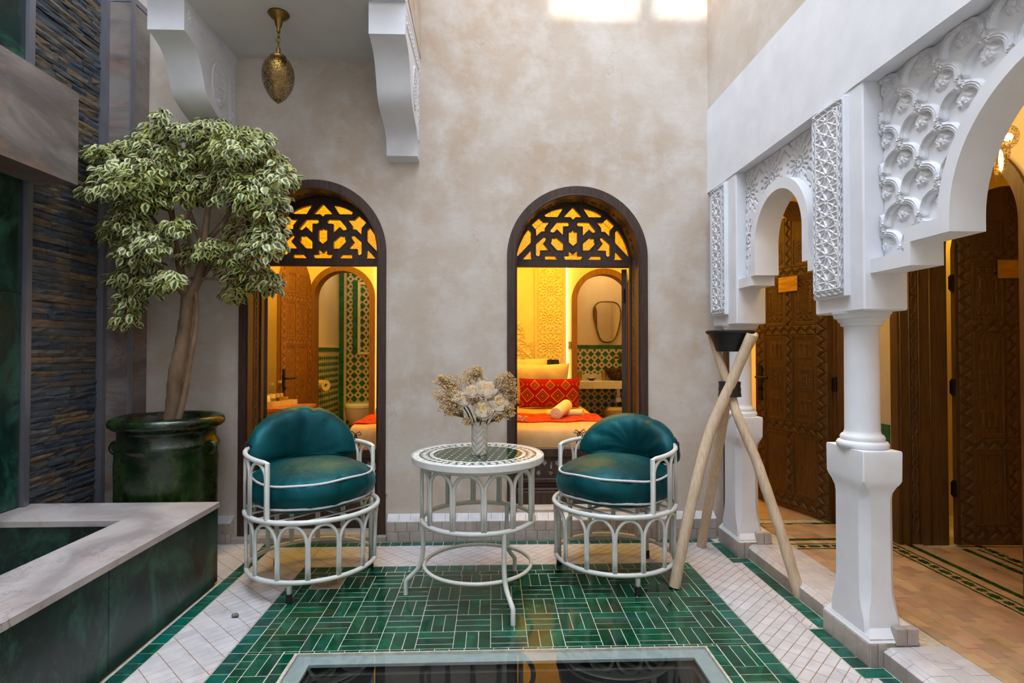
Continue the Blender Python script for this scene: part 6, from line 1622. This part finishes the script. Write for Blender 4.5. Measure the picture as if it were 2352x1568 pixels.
for a,b_,c_,d_ in ((-1.70,-1.665,1.20,2.12),(-1.664,-1.05,1.20,1.235),(-1.664,-1.05,2.085,2.12)): M().chbox(a,b_,7.222,7.236,c_,d_,.002).build('niche_trim',MT['linen'],b2)
for i in range(14): M().chbox(-1.765,-1.705,7.228,7.24,1.22+i*.066,1.284+i*.066,.001).build('border_tile',MT['bath_green'],b2)
th_ = thing('toilet_roll','white toilet roll on a holder on the tiled wall','toilet paper',(-1.90,6.42,.86))
M().lathe([(.022,-.05),(.058,-.05),(.058,.05),(.022,.05),(.022,-.05)],(0,0,0),28,caps=False).xf(Matrix.Translation((-1.885,6.40,.862))@Matrix.Rotation(math.radians(55),4,'Z')@Matrix.Rotation(PI/2,4,'X')).build('paper_roll',MT['linen'],th_,True,angle=40)
M().add([(-1.842,6.44,.83),(-1.862,6.50,.83),(-1.850,6.50,.72),(-1.830,6.44,.72),(-1.846,6.44,.83),(-1.866,6.50,.83),(-1.854,6.50,.72),(-1.834,6.44,.72)],[(0,1,2,3),(7,6,5,4),(0,4,5,1),(2,6,7,3)]).build('paper_tail',MT['linen'],th_)
M().tube([(-1.94,6.42,.95),(-1.89,6.42,.95),(-1.885,6.40,.862)],.006,6).build('holder_arm',MT['brass'],th_)
tl = thing('toilet','white wall-hung toilet in the left bathroom','toilet',(-1.60,7.0,.3))
def tsec(z, w_, l, y0): return [(-1.60+w_/2*math.cos(t)*1.0, y0+(-l/2)*(math.sin(t)) if math.sin(t) > 0 else y0+(-l/2)*math.sin(t)*.9, z) for t in [2*PI*i/32 for i in range(32)]]
tm = M(); secs = [tsec(.30,.20,.30,7.10),tsec(.36,.27,.42,7.04),tsec(.46,.34,.50,7.0),tsec(.555,.37,.53,6.98),tsec(.565,.375,.54,6.98)]
tm.add([v for s in secs for v in s],[(i*32+k,i*32+(k+1)%32,(i+1)*32+(k+1)%32,(i+1)*32+k) for i in range(4) for k in range(32)]+[tuple(range(32))[::-1],tuple(128+k for k in range(32))]).build('toilet_bowl',MT['white_ceramic'],tl,True,angle=50)
s1, s2 = tsec(.57,.37,.53,6.98), tsec(.60,.37,.53,6.98); s3 = tsec(.612,.33,.48,6.98)
M().add(s1+s2+s3,[(i*32+k,i*32+(k+1)%32,(i+1)*32+(k+1)%32,(i+1)*32+k) for i in range(2) for k in range(32)]+[tuple(range(32))[::-1],tuple(64+k for k in range(32))]).build('toilet_lid',MT['white_ceramic'],tl,True,angle=40)
br = thing('toilet_brush','slim steel toilet brush holder beside the toilet','brush',(-1.87,7.0,.3)); M().lathe([(.0,.02),(.04,.02),(.04,.40),(.036,.41),(.008,.415),(.008,.62),(.0,.625)],(-1.87,7.0,0.),20).build('brush_holder',MT['steel'],br,True,angle=40)
